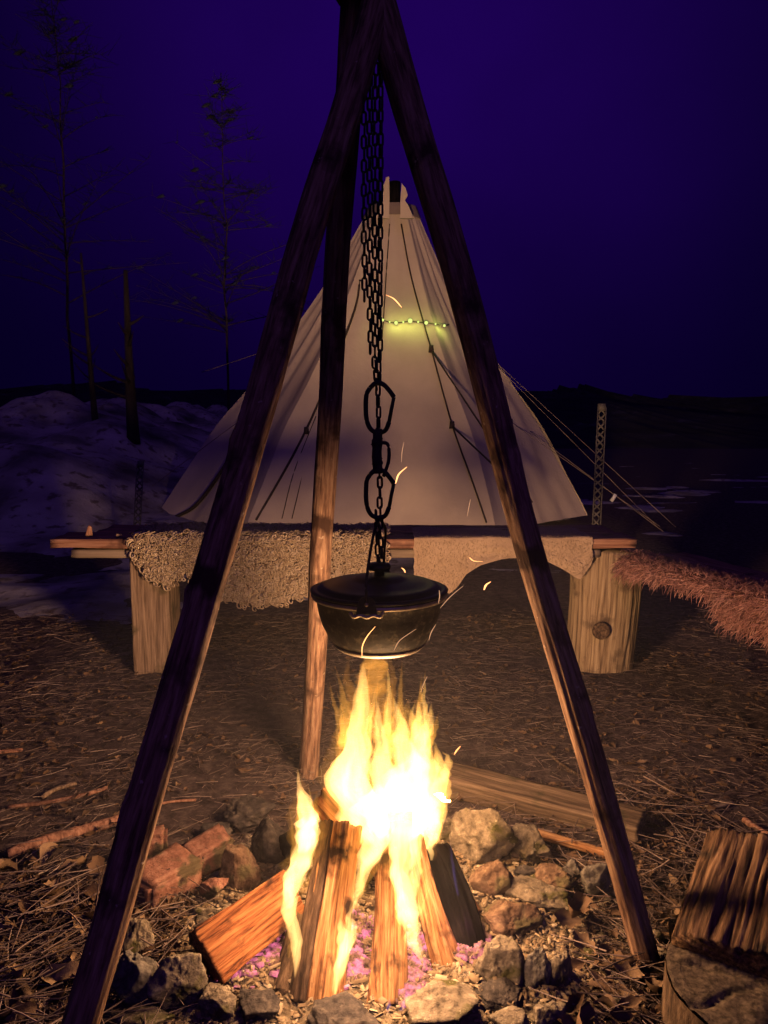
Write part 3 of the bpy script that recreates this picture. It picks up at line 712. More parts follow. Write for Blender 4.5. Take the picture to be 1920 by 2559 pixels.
# reddish long-haired fur on the side bench
fv, ff = [], []; nu = 120
for i in range(nu+1):
    t = i/nu; e = SA+(SB-SA)*(t*.96)+sout*(.012*nz(t*9, 1)); e.z = SZ+.02
    img_x = 960+F*(e.x/(e.y*math.cos(PITCH)+.5*math.sin(PITCH)))
    lo = float(np.interp(img_x, [1500, 1560, 1620, 1660, 1700, 1740, 1780, 1815, 1850, 1920, 2200], [.03, .045, .035, .012, .028, .010, .015, .085, .095, .085, .08])) + .010*nz(t*40, 8)
    prof = [(.17, -.004), (.13, .004), (.08, .008), (.03, .007), (.0, 0), (-.012, -.018)]+[(-.016-.010*nz(t*16, k), -.018-lo*k/6) for k in range(1, 7)]
    for (u, z) in prof: fv.append(e+sout*u+Vector((0, 0, z+.006*nz(t*22, u*12))))
row = 12
for i in range(nu):
    for k in range(row-1): a = i*row+k; ff.append((a, a+row, a+row+1, a+1))
ff = [f[::-1] for f in ff]
_n = (fv[ff[4][1]]-fv[ff[4][0]]).cross(fv[ff[4][3]]-fv[ff[4][0]])
if _n.z < 0: ff = [f[::-1] for f in ff]
fur_obj('long_haired_fur', fv, ff, 'brownbase', 'brownfur', 11000, .018, .058, .0014, .35, 'shaggy reddish-brown fur draped along the side bench', 'fur', None, .65, 4, 'hair', rows=4)

# bits lying on the plank
def chip(name, p, s, m, label, cat, rot=(0, 0, 0), seed=0):
    prof = [(-s*.6, -s*.35), (s*.55, -s*.4), (s*.25, s*.3), (-s*.15, s*.45)]
    vs, fs = split_mesh(s*1.6, prof, seed, ridge=.0012, n_s=8, per=.004, taper=.5)
    mt = Matrix.Translation(p) @ Matrix.Rotation(rot[2], 4, 'Z') @ Matrix.Rotation(rot[1], 4, 'Y') @ Matrix.Rotation(rot[0], 4, 'X')
    return tag(build(name, vs, fs, M[m], matrix=mt), label, cat)
c = P(222, 1336, BY+.05); chip('wood_chip', (c.x, BY+.05, BZ+.008), .022, 'plank', 'small orange wood chip sitting on the bare bench end', 'wood chip', (0, R(8), .5), 3)
c = P(312, 1337, BY+.05); chip('wood_chip', (c.x-.03, BY+.05, BZ+.006), .012, 'pelt', 'thin pale splinter on the bench beside the small fleece', 'wood chip', (0, R(84), .2), 4)

# ------------------------------------------------------------------ cooking tripod
AP = Vector((P(943, 85, 1.5).x, 1.5, P(943, 85, 1.5).z))
tri = empty('cooking_tripod', (AP.x, AP.y, 0)); tag(tri, 'tripod of three rough wooden poles standing over the campfire', 'tripod')
def leg(base, top, r0, r1, seed, groove=None, bumps=(), amp=.003):
    d = (top-base).normalized(); top2 = top+d*.24
    vs, fs = pole_mesh((top2-base).length, r0, r1, seed, groove, bumps, amp, n_s=90, n_a=44)
    build('leg', vs, fs, M['pole'], tri, matrix=frame(base, top2, (0, -1, 0)))
rb = G(1645, 2440); lb = P(117, 2838, .93); bb = G(768, 1945)
leg(Vector((rb.x, rb.y+.02, -.03)), AP+Vector((.02, 0, 0)), .0225, .031, 2, groove=[(R(108), .12, .006, .0, 1.5), (R(60), .06, .003, .2, 1.2)], bumps=[(R(150), .5, .016, .004), (R(140), .95, .015, .004)], amp=.0018)
leg(lb, AP+Vector((-.015, -.01, 0)), .0245, .0275, 6, groove=[(R(40), .07, .003, .1, 1.6)], bumps=[(R(30), .42, .016, .005), (R(20), .75, .016, .005), (R(25), 1.0, .016, .004)], amp=.0022)
leg(Vector((bb.x, bb.y+.02, -.03)), Vector((P(877, 85, 1.56).x, 1.56, AP.z)), .0265, .0265, 9, groove=[(R(85), .08, .003, .1, 1.2), (R(120), .05, .0025, .4, 1.6)], bumps=[(R(120), .48, .018, .006), (R(80), .7, .014, .004)], amp=.002)
for k in range(5):
    z = AP.z+.085+.014*k; pts = [Vector((AP.x-.025+.050*math.cos(a), AP.y+.02+.055*math.sin(a), z+.008*math.sin(a*2+k))) for a in np.linspace(0, 2*math.pi, 30)]
    build('lashing', *rod(pts, .006, 8), M['cord'], tri)

# ------------------------------------------------------------------ chain, carabiners, kettle
PX = P(946, 1300, 1.5).x; PY = 1.5
def zp(y): return P(946, y, PY).z
def link_mesh(L_=.0272, W_=.0128, r=.0023):
    pts = []; hr = W_/2-r; hl = L_/2-r-hr
    for a in np.linspace(0, math.pi, 7): pts.append(Vector((hr*math.cos(a), 0, hl+hr*math.sin(a))))
    for a in np.linspace(math.pi, 2*math.pi, 7): pts.append(Vector((hr*math.cos(a), 0, -hl+hr*math.sin(a))))
    pts.append(pts[0]); vs, fs = rod(pts, r, 6)
    me = bpy.data.meshes.new('link'); me.from_pydata([tuple(v) for v in vs], [], fs); me.update(); me.polygons.foreach_set('use_smooth', np.ones(len(me.polygons), bool))
    me.materials.append(M['iron']); return me
lm = link_mesh()
chain = empty('hanging_chain', (PX, PY, zp(1420))); tag(chain, 'dark doubled-up chain hanging from the tripod to the pot', 'chain')
def strand(xa, ya, za, xb, yb, zb, seed):
    a = Vector((xa, ya, za)); b = Vector((xb, yb, zb)); L_ = (b-a).length; n = max(1, int(round(L_/.0208))); rnd = random.Random(seed)
    d = (b-a).normalized(); q0 = d.to_track_quat('Z', 'Y')
    for i in range(n+1):
        o = bpy.data.objects.new('link', lm); col.objects.link(o); o.parent = chain; o.matrix_parent_inverse = Matrix.Translation(chain.location).inverted()
        o.location = a+(b-a)*(i/n) + Vector((rnd.gauss(0, .0006), rnd.gauss(0, .001), 0))
        o.rotation_mode = 'QUATERNION'; o.rotation_quaternion = q0 @ Matrix.Rotation((math.pi/2)*(i % 2)+rnd.gauss(.12, .10), 3, 'Z').to_quaternion()
def xpx(px): return P(px, 900, PY).x
zt = AP.z-.06
strand(xpx(953), PY-.004, zt, xpx(949), PY, zp(945), 1)
strand(xpx(939), PY+.002, zt, xpx(938), PY+.006, zp(905), 2)
strand(xpx(925), PY-.004, zt, xpx(926), PY-.004, zp(870), 3)
strand(xpx(911), PY+.002, zt, xpx(911), PY+.002, zp(738), 4)
strand(xpx(939), PY+.004, zp(915), xpx(942), PY+.004, zp(960), 6)
strand(xpx(945), PY-.002, zp(975), xpx(946), PY, zp(1085), 7)
strand(xpx(948), PY-.003, zp(1180), xpx(953), PY-.002, zp(1405), 8)
strand(xpx(940), PY+.010, zp(1290), xpx(945), PY+.012, zp(1405), 9)
def carabiner(yt, yb, label, flip=1):
    z0, z1 = zp(yb), zp(yt); H = z1-z0; c = Vector((PX, PY-.012, z0))
    t = empty('carabiner', c); tag(t, label, 'carabiner', 'carabiners on the pot chain')
    sp = smooth_path([(-.016, H*.88), (-.023, H*.72), (-.023, H*.30), (-.014, H*.07), (.002, H*.01), (.014, H*.06), (.021, H*.22)], 26)
    build('spine', *rod([c+Vector((p[0]*flip, 0, p[1])) for p in sp], .0045, 8), M['iron'], t)
    tp = smooth_path([(-.016, H*.88), (-.004, H*.98), (.010, H*.95), (.022, H*.82), (.030, H*.70)], 14)
    build('hook', *rod([c+Vector((p[0]*flip, 0, p[1])) for p in tp], .0045, 8), M['iron'], t)
    build('gate', *rod([c+Vector((.030*flip, 0, H*.70)), c+Vector((.025*flip, 0, H*.45)), c+Vector((.021*flip, 0, H*.22))], .0036, 8), M['iron'], t)
carabiner(955, 1082, 'upper black carabiner clipped into the pot chain')
carabiner(1170, 1293, 'lower black carabiner holding the wire handle of the pot')
stp = empty('webbing_strap', (PX, PY-.01, zp(1185))); tag(stp, 'short black strap joining the two carabiners on the chain', 'strap')
for (ya, yb, rr, nm) in ((1072, 1182, .0095, 'webbing'), (1100, 1112, .012, 'keeper'), (1150, 1160, .0115, 'keeper')):
    pts = [Vector((PX-.002+.001*math.sin(k), PY-.012, zp(ya)+(zp(yb)-zp(ya))*k/8)) for k in range(9)]
    build(nm, *rod(pts, rr, 10, wob=.1, seed=ya), M['cord'], stp)
build('loop', *rod(smooth_path([(PX+.008, PY-.012, zp(1105)), (PX+.019, PY-.014, zp(1112)), (PX+.02, PY-.014, zp(1150)), (PX+.010, PY-.012, zp(1190))], 14), .0035, 8), M['cord'], stp)

RZ = P(948, 1477, PY).z; BZP = P(948, 1612, PY).z; RR = .136
KX = P(948, 1477, PY).x
pot = empty('cooking_pot', (KX, PY, BZP)); tag(pot, 'sooty black cooking pot with lid hanging over the flames', 'pot')
H = RZ-BZP
prof = [(.001, 0), (.060, .001), (.082, .003), (.092, .009), (.103, .024), (.113, .045), (.121, .07), (.1265, H-.006), (.131, H-.003), (.1325, H), (.1305, H+.001), (.124, H-.003), (.118, .068), (.10, .03), (.08, .012), (.001, .010)]
vs, fs = lathe(prof, 72); vs = [Vector(v)+Vector((KX, PY, BZP)) for v in vs]
build('body', vs, fs, M['soot'], pot)
vs, fs = lathe([(.084, -.002), (.0905, .0035), (.094, .008), (.092, .0095), (.083, .0035)], 72); vs = [Vector(v)+Vector((KX, PY, BZP)) for v in vs]
build('base_rim', vs, fs, M['alu'], pot)
vs, fs = lathe([(.127, H-.010), (.1345, H-.009), (.1355, H-.002), (.128, H-.0012)], 72); vs = [Vector(v)+Vector((KX, PY, BZP)) for v in vs]
build('rim', vs, fs, M['alu'], pot)
lidp = [(.130, .001), (RR, .002), (RR+.001, .005), (.130, .008), (.126, .007), (.121, .008), (.117, .013), (.108, .016), (.104, .0155), (.085, .020), (.06, .024), (.05, .026), (.046, .029), (.02, .032), (.001, .033)]
vs, fs = lathe(lidp, 72); vs = [Vector(v)+Vector((KX, PY, RZ)) for v in vs]
lid = build('lid', vs, fs, M['lid'], pot)
vs, fs = lathe([(.010, .031), (.010, .040), (.022, .044), (.024, .050), (.020, .056), (.001, .058)], 24); vs = [Vector(v)+Vector((KX, PY, RZ)) for v in vs]
build('knob', vs, fs, M['lid'], lid)
for s in (-1, 1):
    ex = KX-.022 if s < 0 else KX+.01; ey = PY+s*.130
    bm = bmesh.new(); pr = [(-.019, -.012), (.019, -.012), (.016, .008), (.010, .017), (.0, .020), (-.010, .017), (-.016, .008)]
    f0 = [Vector((ex+x, ey+s*.006, RZ+z)) for x, z in pr]; f1 = [v-Vector((0, s*.005, 0)) for v in f0]; n = len(pr)
    build('ear', f0+f1, [tuple(range(n)), tuple(range(n, 2*n))[::-1]]+[(i, (i+1) % n, n+(i+1) % n, n+i) for i in range(n)], M['iron'], pot, smooth=False)
    build('rivet', *rod([Vector((ex, ey+s*.005, RZ+.006)), Vector((ex, ey+s*.011, RZ+.006))], .0038, 10), M['alu'], pot)
    pl = smooth_path([(-.030, -.012), (-.024, -.020), (-.012, -.017), (0, -.021), (.012, -.017), (.024, -.020), (.030, -.012)], 24)
    build('bracket', *rod([Vector((ex+p[0], ey+s*.003, RZ+p[1]+.002)) for p in pl], .0036, 8), M['alu'], pot)
    bp_ = smooth_path([(ex, ey+s*.008, RZ+.006), (ex+.0, ey-s*.004, RZ+.05), (KX-.012*(-s), ey*.55+PY*.45, RZ+.115), (PX-.002*s, PY+s*.004, zp(1292))], 24)
    build('wire_handle', *rod(bp_, .0028, 8), M['iron'], pot)

# ------------------------------------------------------------------ stones of the fire ring
def rock_mesh(seed, rough=.06, planes=13, sub=4):
    rnd = random.Random(seed); bm = bmesh.new(); bmesh.ops.create_icosphere(bm, subdivisions=sub, radius=1)
    pl = []
    for _ in range(planes):
        n = Vector((rnd.gauss(0, 1), rnd.gauss(0, 1), rnd.gauss(0, 1))).normalized(); pl.append((n, rnd.uniform(.42, .72)))
    pl.append((Vector((0, 0, 1)), rnd.uniform(.6, .8)))
    for v in bm.verts:
        d = v.co.normalized(); r = 1.0; o = seed*3.7
        for n, q in pl:
            c = d.dot(n)
            if c > .05: r = min(r, q/c)
        r += rough*fbm(d.x*2.6+o, d.y*2.6, d.z*2.6, 4) + rough*.45*fbm(d.x*9, d.y*9+o, d.z*9, 3)
        v.co = d*r
    vs = [v.co.copy() for v in bm.verts]; fs = [[v.index for v in f.verts] for f in bm.faces]; bm.free()
    mnv = Vector((min(v.x for v in vs), min(v.y for v in vs), min(v.z for v in vs))); mxv = Vector((max(v.x for v in vs), max(v.y for v in vs), max(v.z for v in vs)))
    c = (mnv+mxv)/2; s = mxv-mnv
    return [Vector(((v.x-c.x)/s.x, (v.y-c.y)/s.y, (v.z-c.z)/s.z)) for v in vs], fs
def stone(x0, x1, y0, y1, m, label, seed, deep=.8, sink=.25, zmin=.03):
    """Outline box in photo pixels; stands on the ground where its foot shows."""
    foot = G((x0+x1)/2, y1); wd = px_m(x1-x0, foot.y+.04, .05); dp = wd*deep
    yc = foot.y+dp*.42; top = max(zmin, P((x0+x1)/2, y0, yc+dp*.15).z)
    top = min(top, wd*1.5)
    hgt = top*(1+sink); xc = P((x0+x1)/2, (y0+y1)/2, yc).x
    vs, fs = rock_mesh(seed, .075, 13, 5)
    vs = [Vector((v.x*wd*1.04, v.y*dp*1.04, v.z*hgt)) for v in vs]
    o = build('stone', vs, fs, M[m], matrix=Matrix.Translation((xc, yc, top-hgt/2)))
    return tag(o, label, 'stone', 'stones around the fire')
ST = [
 (552, 655, 2108, 2222, 'rust', 'rough red-brown stone touching the two bricks, behind the fallen split log'),
 (627, 735, 2040, 2175, 'darkstone', 'dark soot-covered stone close behind the flames and the red rock'),
 (503, 580, 2056, 2104, 'darkstone', 'small dark stone poking up behind the crumbling brick'),
 (560, 690, 1994, 2082, 'darkstone', 'low dark stone farthest behind the fire, near the upright pole'),
 (497, 568, 2188, 2256, 'brick', 'small pinkish stone lying in ash below the crumbling brick'),
 (290, 384, 2288, 2405, 'stone', 'moss-speckled block beside the bright-edged pole under the long brick'),
 (272, 400, 2385, 2545, 'greystone', 'broad grey-brown stone resting against the bright-edged pole'),
 (380, 520, 2370, 2550, 'stone', 'large lumpy mossy stone between the leaning pole and fallen split log'),
 (250, 440, 2505, 2600, 'stone', 'pale flat stone at the lower edge beside the pole foot'),
 (497, 592, 2462, 2565, 'stone', 'rounded stone in the ash in front of the fallen split log'),
 (595, 700, 2480, 2575, 'darkstone', 'dim wedge-shaped stone before the small charred log'),
 (770, 960, 2492, 2620, 'darkstone', 'black stone at the lower edge right before the two upright logs'),
 (1125, 1290, 1990, 2165, 'stone', 'tall pointed tan stone, biggest of the ring, before the squared beam'),
 (1268, 1375, 2062, 2160, 'stone', 'sloping stone leaning on the tall pointed one below the beam'),
 (1098, 1140, 2016, 2110, 'stone', 'narrow upright stone wedged between the flames and the tall pointed one'),
 (1172, 1292, 2140, 2258, 'rust', 'rusty rounded stone directly below the tall pointed one'),
 (1285, 1345, 2160, 2215, 'darkstone', 'little dark stone tucked between the rusty ones under the beam'),
 (1322, 1440, 2154, 2245, 'rust', 'rusty flat stone beside the pale egg-like one'),
 (1408, 1452, 2146, 2200, 'greystone', 'small pale stone pressed against the grey upright one'),
 (1450, 1526, 2143, 2250, 'greystone', 'grey upright egg-like stone beside the grooved pole'),
 (1258, 1415, 2195, 2285, 'stone', 'mossy wedge-like stone in the middle of the stone heap'),
 (1205, 1355, 2246, 2358, 'rust', 'orange-brown stone with flat top next to the leaning charred log'),
 (1188, 1310, 2345, 2485, 'stone', 'rounded tan stone beside the pink embers and dark log'),
 (1308, 1378, 2362, 2490, 'greystone', 'stone with shadowed front, taller of the pair near straw'),
 (1368, 1436, 2362, 2488, 'stone', 'thin leaning slab, outer of the pair near straw'),
 (1015, 1195, 2468, 2600, 'stone', 'sharp-ridged stone at the lower edge in front of the embers'),
 (1170, 1315, 2462, 2545, 'darkstone', 'long black flat stone behind the sharp-ridged one'),
 (1325, 1420, 2498, 2600, 'stone', 'mossy stone at the lower edge beside scattered leaves'),
 (1225, 1322, 2524, 2610, 'stone', 'low smooth stone at the lower edge between two others'),
]
for k, (x0, x1, y0, y1, m, lb_) in enumerate(ST): stone(x0, x1, y0, y1, m, lb_, 100+k*7)
rv, rf = [], []; rr_ = random.Random(77); prot = [rock_mesh(900+k, .07, 11, 2) for k in range(6)]
for k in range(210):
    a = rr_.uniform(0, 6.28); d = rr_.uniform(.25, .46); x, y = .02+d*math.cos(a)*1.1, 1.36+d*math.sin(a)*.95; s_ = rr_.choice((.012, .016, .02, .03)); pv_, pf_ = prot[k % 6]; i0 = len(rv)
    rot = Matrix.Rotation(rr_.random()*6.28, 3, 'Z') @ Matrix.Rotation(rr_.gauss(0, .5), 3, 'X')
    rv += [rot @ Vector((v.x*s_*1.4, v.y*s_, v.z*s_*.8))+Vector((x, y, gh(x, y)+s_*.25)) for v in pv_]; rf += [[i+i0 for i in f] for f in pf_]
tag(build('rubble', rv, rf, M['stone']), 'small stone fragments filling the gaps of the fire ring', kind='stuff')
def brick(c, L_, W_, H_, rz, m, label, seed, rx=0, ry=0):
    bm = bmesh.new(); bmesh.ops.create_cube(bm, size=1)
    for v in bm.verts: v.co = Vector((v.co.x*L_, v.co.y*W_, v.co.z*H_))
    bmesh.ops.bevel(bm, geom=bm.edges[:], offset=.008, segments=2, affect='EDGES')
    bmesh.ops.subdivide_edges(bm, edges=bm.edges[:], cuts=5, use_grid_fill=True)
    for v in bm.verts: v.co += v.co.normalized()*(.005*fbm(v.co.x*22+seed, v.co.y*22, v.co.z*22, 3)) + Vector((.003*nz(v.co.y*40, v.co.z*40, seed), 0, 0))
    me = bpy.data.meshes.new('brick'); bm.to_mesh(me); bm.free(); me.materials.append(M[m]); me.polygons.foreach_set('use_smooth', np.ones(len(me.polygons), bool))
    o = link('brick', me); o.location = c; o.rotation_euler = (rx, ry, rz); return tag(o, label, 'brick', 'bricks in the fire ring')
b1_ = G(420, 2262); brick((b1_.x-.02, b1_.y+.045, .03), .135, .095, .065, R(52), 'brick', 'long pinkish brick lying askew between ash and the bright-edged pole', 3, R(6))
b2_ = G(505, 2195); brick((b2_.x, b2_.y+.05, .028), .105, .07, .06, R(40), 'brick', 'crumbling brick with cracked yellowish top beside the red rock', 5, R(10), R(-8))
b3_ = G(380, 2185); brick((b3_.x, b3_.y+.03, .038), .05, .055, .085, R(12), 'brick', 'brick end standing upright right beside the bright-edged pole', 8, R(-4))

# ------------------------------------------------------------------ firewood
def wood(name, p0, p1, prof, m, label, seed, face=(0, -1, 0), cat='log', group='logs burning in the campfire', **kw):
    p0, p1 = Vector(p0), Vector(p1); vs, fs = split_mesh((p1-p0).length, prof, seed, **kw)
    o = build(name, vs, fs, M[m], matrix=frame(p0, p1, face)); return tag(o, label, cat, group)
def gz(px, py, z): v = G(px, py, z); return v
# the frame's local x points to the picture's left when the log stands upright and faces the viewer
lB = wood('firewood_log', gz(790, 2512, 0), P(853, 2062, 1.345), [(-.042, .004), (-.004, .034), (.038, -.004), (.032, -.036), (-.036, -.038)][::-1], 'firewood', 'thick split log with a dark side standing steepest in the flames', 31, ridge=.0042, taper=.86, bend=.003)
lC = wood('firewood_log', gz(965, 2515, 0), P(968, 2118, 1.35), [(-.036, .0), (-.010, .026), (.030, .012), (.034, -.026), (-.034, -.03)][::-1], 'firewood', 'slim split log with orange front standing in the middle of the fire', 32, ridge=.0042, taper=.55, bend=-.004)
lD = wood('firewood_log', gz(1122, 2425, 0), P(1040, 2090, 1.36), [(-.030, -.01), (-.012, .024), (.024, .016), (.028, -.02), (-.02, -.03)][::-1], 'firewood', 'brown log leaning inward on the side of the sharp-ridged stone', 33, ridge=.002, taper=.42, bend=.008)
lA = wood('firewood_log', G(518, 2400, .045), P(735, 2235, 1.335), [(-.046, .012), (.050, .022), (.052, -.02), (-.02, -.045)][::-1], 'redwood', 'orange split log fallen outward with its grooved face showing', 34, face=(.1, -.8, .62), ridge=.0048, taper=.9, jag=.004)
lE = wood('firewood_log', gz(1172, 2400, 0.0), P(1085, 2120, 1.42), [(-.036, -.01), (-.012, .024), (.026, .016), (.030, -.02), (-.02, -.03)][::-1], 'char', 'charred black log leaning at the outer edge of the fire', 35, ridge=.003, taper=.8, bend=-.008)
lF = wood('firewood_log', gz(1186, 2290, 0.012), P(1062, 2100, 1.50), [(-.014, -.012), (-.012, .012), (.014, .012), (.016, -.012)][::-1], 'firewood', 'thin brown stick of firewood lying beside the charred log', 36, ridge=.0015, taper=1.0)
lG = wood('firewood_log', Vector((.03, 1.44, .05)), P(808, 1985, 1.53), [(-.044, -.02), (-.02, .032), (.03, .026), (.04, -.025), (-.02, -.04)][::-1], 'redwood', 'log jutting out behind the flames with its reddish end showing', 37, ridge=.0025, taper=1.05)
lH = wood('firewood_log', Vector((.03, 1.42, .01)), P(1000, 2045, 1.40), [(-.024, -.02), (-.02, .018), (.02, .016), (.024, -.02)][::-1], 'firewood', 'short log end standing behind the middle log within the flames', 38, ridge=.0025)
lI = wood('firewood_log', gz(706, 2492, 0), P(760, 2300, 1.30), [(-.022, -.012), (-.018, .016), (.018, .016), (.024, -.016)][::-1], 'bark', 'small bark-covered log end next to the thick split log', 39, ridge=.003)
lJ = wood('firewood_log', Vector((-.16, 1.62, .02)), P(742, 2120, 1.46), [(-.03, -.02), (-.02, .03), (.03, .02), (.03, -.03)][::-1], 'char', 'blackened log lying low at the back of the fire by the sooty stone', 40, ridge=.003)
# bark on the dark side of the thick log
barkv, barkf = split_mesh(.285, [(.040, -.008), (.019, .016), (.018, .022), (.024, .022), (.046, -.004)], 41, ridge=.0035, taper=.84)
bk = build('bark', barkv, barkf, M['burntbark'], lB)
bk.matrix_parent_inverse = Matrix.Identity(4)

# squared beam and lath lying behind the stones
p0, p1 = G(1085, 1960, .02), G(1612, 2100, .02)
beam = wood('squared_beam', p0+Vector((0, .03, 0)), p1+Vector((0, .03, 0)), [(-.03, -.02), (.055, -.02), (.055, .03), (-.03, .03)][::-1], 'beam', 'squared timber beam lying on the ground behind the fire stones', 50, face=(0, -.1, 1), cat='beam', group=None, ridge=.0022, n_s=70, per=.005)
lath = wood('lath', G(1300, 2072, .02), G(1540, 2142, .015), [(-.008, -.006), (.008, -.006), (.008, .008), (-.008, .008)][::-1], 'firewood', 'thin bright lath lying along the near side of the beam', 51, face=(0, -.2, 1), cat='lath', group=None, ridge=.0012)

# chopping block at the corner, a grooved split log propped on it
BC = G(1915, 2455, .10); BR = .145
block = empty('chopping_block', (BC.x, BC.y, 0)); tag(block, 'round sawn chopping block with cracked top at the lower corner', 'chopping block')
vs, fs = [], []; n_a = 72
def blk_r(a): return BR*(1+.03*nz(math.cos(a)*2, math.sin(a)*2, 5)+.012*nz(math.cos(a)*9, math.sin(a)*9, 3))
for (z, k) in ((-.02, 1.02), (.03, 1.01), (.07, 1.0), (.094, .995)):
    for j_ in range(n_a): a = 2*math.pi*j_/n_a; vs.append((blk_r(a)*k*math.cos(a), blk_r(a)*k*math.sin(a), z))
for i_ in range(3):
    for j_ in range(n_a): a = i_*n_a+j_; b = i_*n_a+(j_+1) % n_a; fs.append((a, b, b+n_a, a+n_a))
build('bark', vs, fs, M['bark'], block, matrix=Matrix.Translation((BC.x, BC.y, 0)))
vs, fs = [], []; nr = 26
cr_ = [(.4, .05), (1.5, .035), (2.7, .05), (3.5, .04), (4.4, .05), (5.6, .03)]
for i_ in range(nr+1):
    f_ = i_/nr
    for j_ in range(n_a*2):
        a = math.pi*j_/n_a; r = blk_r(a)*.99*f_; z = .100+.0025*nz(r*math.cos(a)*40, r*math.sin(a)*40)-.001*math.sin(f_*70)
        for (ca, cw) in cr_:
            d = (a-ca-.15*nz(f_*4, ca)+math.pi) % (2*math.pi)-math.pi
            if f_ > .12: z -= .006*math.exp(-(d*max(f_, .2)/cw)**2)*min(1, f_*1.4)
        vs.append((r*math.cos(a), r*math.sin(a), z))
for i_ in range(nr):
    for j_ in range(n_a*2): a = i_*n_a*2+j_; b = i_*n_a*2+(j_+1) % (n_a*2); fs.append((a, a+n_a*2, b+n_a*2, b))
build('sawn_top', vs, fs, M['endgrain'], block, matrix=Matrix.Translation((BC.x, BC.y, 0)))
k0, k1 = G(1800, 2380, .112), G(1872, 2112, .17)
M['logbark'] = mat('log_bark', [(.36, (.035, .02, .013)), (.48, (.17, .095, .05)), (.6, (.34, .20, .105)), (.72, (.50, .32, .18))], scale=(1, 1, .07), ns=120, bump=1.0, bns=120, dist=.006, spots=[((.05, .035, .022), 12, .54, .1)])
wood('split_log', k0-(k1-k0).normalized()*.01, k1, [(-.135, -.035), (-.125, .016), (-.07, .030), (-.02, .022), (.03, .034), (.066, .022), (.078, -.02), (.06, -.045)][::-1], 'logbark', 'wide split log with deeply grooved face propped on the chopping block', 61, face=(-.42, -.22, .88), cat='log', group=None, ridge=.005, jag=.007, n_s=50, per=.003, freq=170)
sc_ = G(1694, 2440, .03); chip('wood_chip', (sc_.x, sc_.y, .03), .014, 'redwood', 'triangular orange splinter between the chopping block and the pole foot', 'wood chip', (R(80), .2, .3), 6)

# sticks on the ground
def stick(name, pts, r, m, label, seed, r1=None):
    c = [Vector((G(x, y).x, G(x, y).y, 0)) for x, y in pts]
    for v in c: v.z = gh(v.x, v.y)+r*.8+.003
    p = smooth_path(c, 24); vs, fs = rod(p, r, 9, seed, .25, r1); o = build(name, vs, fs, M[m]); return tag(o, label, 'stick', 'sticks on the ground')
stick('stick', [(20, 2148), (120, 2115), (215, 2085), (300, 2066)], .012, 'plank', 'thick reddish branch lying on the straw behind the bright-edged pole', 1, .013)
stick('stick', [(20, 2018), (120, 2003), (210, 1988), (268, 1972)], .0055, 'plank', 'thin straight stick parallel to and behind the thick branch', 2)
stick('stick', [(-20, 1896), (20, 1888), (58, 1881)], .006, 'plank', 'short orange stick end sticking into the frame from the edge', 3)
stick('stick', [(105, 1992), (140, 1972), (190, 1955)], .006, 'timber', 'short pale stick above the thin straight one', 4)
stick('stick', [(395, 2018), (430, 2010), (490, 2005)], .0035, 'plank', 'little twig lying behind the bricks', 5)
stick('stick', [(40, 2470), (70, 2520), (90, 2590)], .010, 'bark', 'dark crooked branch among the leaves at the lower corner', 6)
stick('stick', [(1745, 2015), (1775, 2025), (1830, 2018)], .006, 'greyplank', 'pale-ended twig lying beyond the propped split log', 7)
stick('stick', [(1860, 2055), (1890, 2075), (1935, 2100)], .008, 'plank', 'reddish stick beyond the propped split log by the frame edge', 8)
stick('stick', [(1770, 2080), (1810, 2110), (1850, 2135)], .0055, 'bark', 'dark twig touching the far end of the propped split log', 9)
stick('stick', [(1370, 1880), (1410, 1915), (1460, 1950)], .004, 'bark', 'crooked dark root twig on bare soil behind the beam', 10)
stick('stick', [(1480, 2350), (1530, 2430), (1600, 2520)], .0028, 'straw', 'long pale stalk curving between the stones and the pole foot', 11)
stick('stick', [(1690, 2415), (1740, 2470), (1775, 2540)], .0030, 'straw', 'long pale stalk lying against the chopping block', 12)
stick('stick', [(340, 2490), (375, 2530), (400, 2580)], .0025, 'straw', 'bent pale stalk over the flat stone at the pole foot', 13)

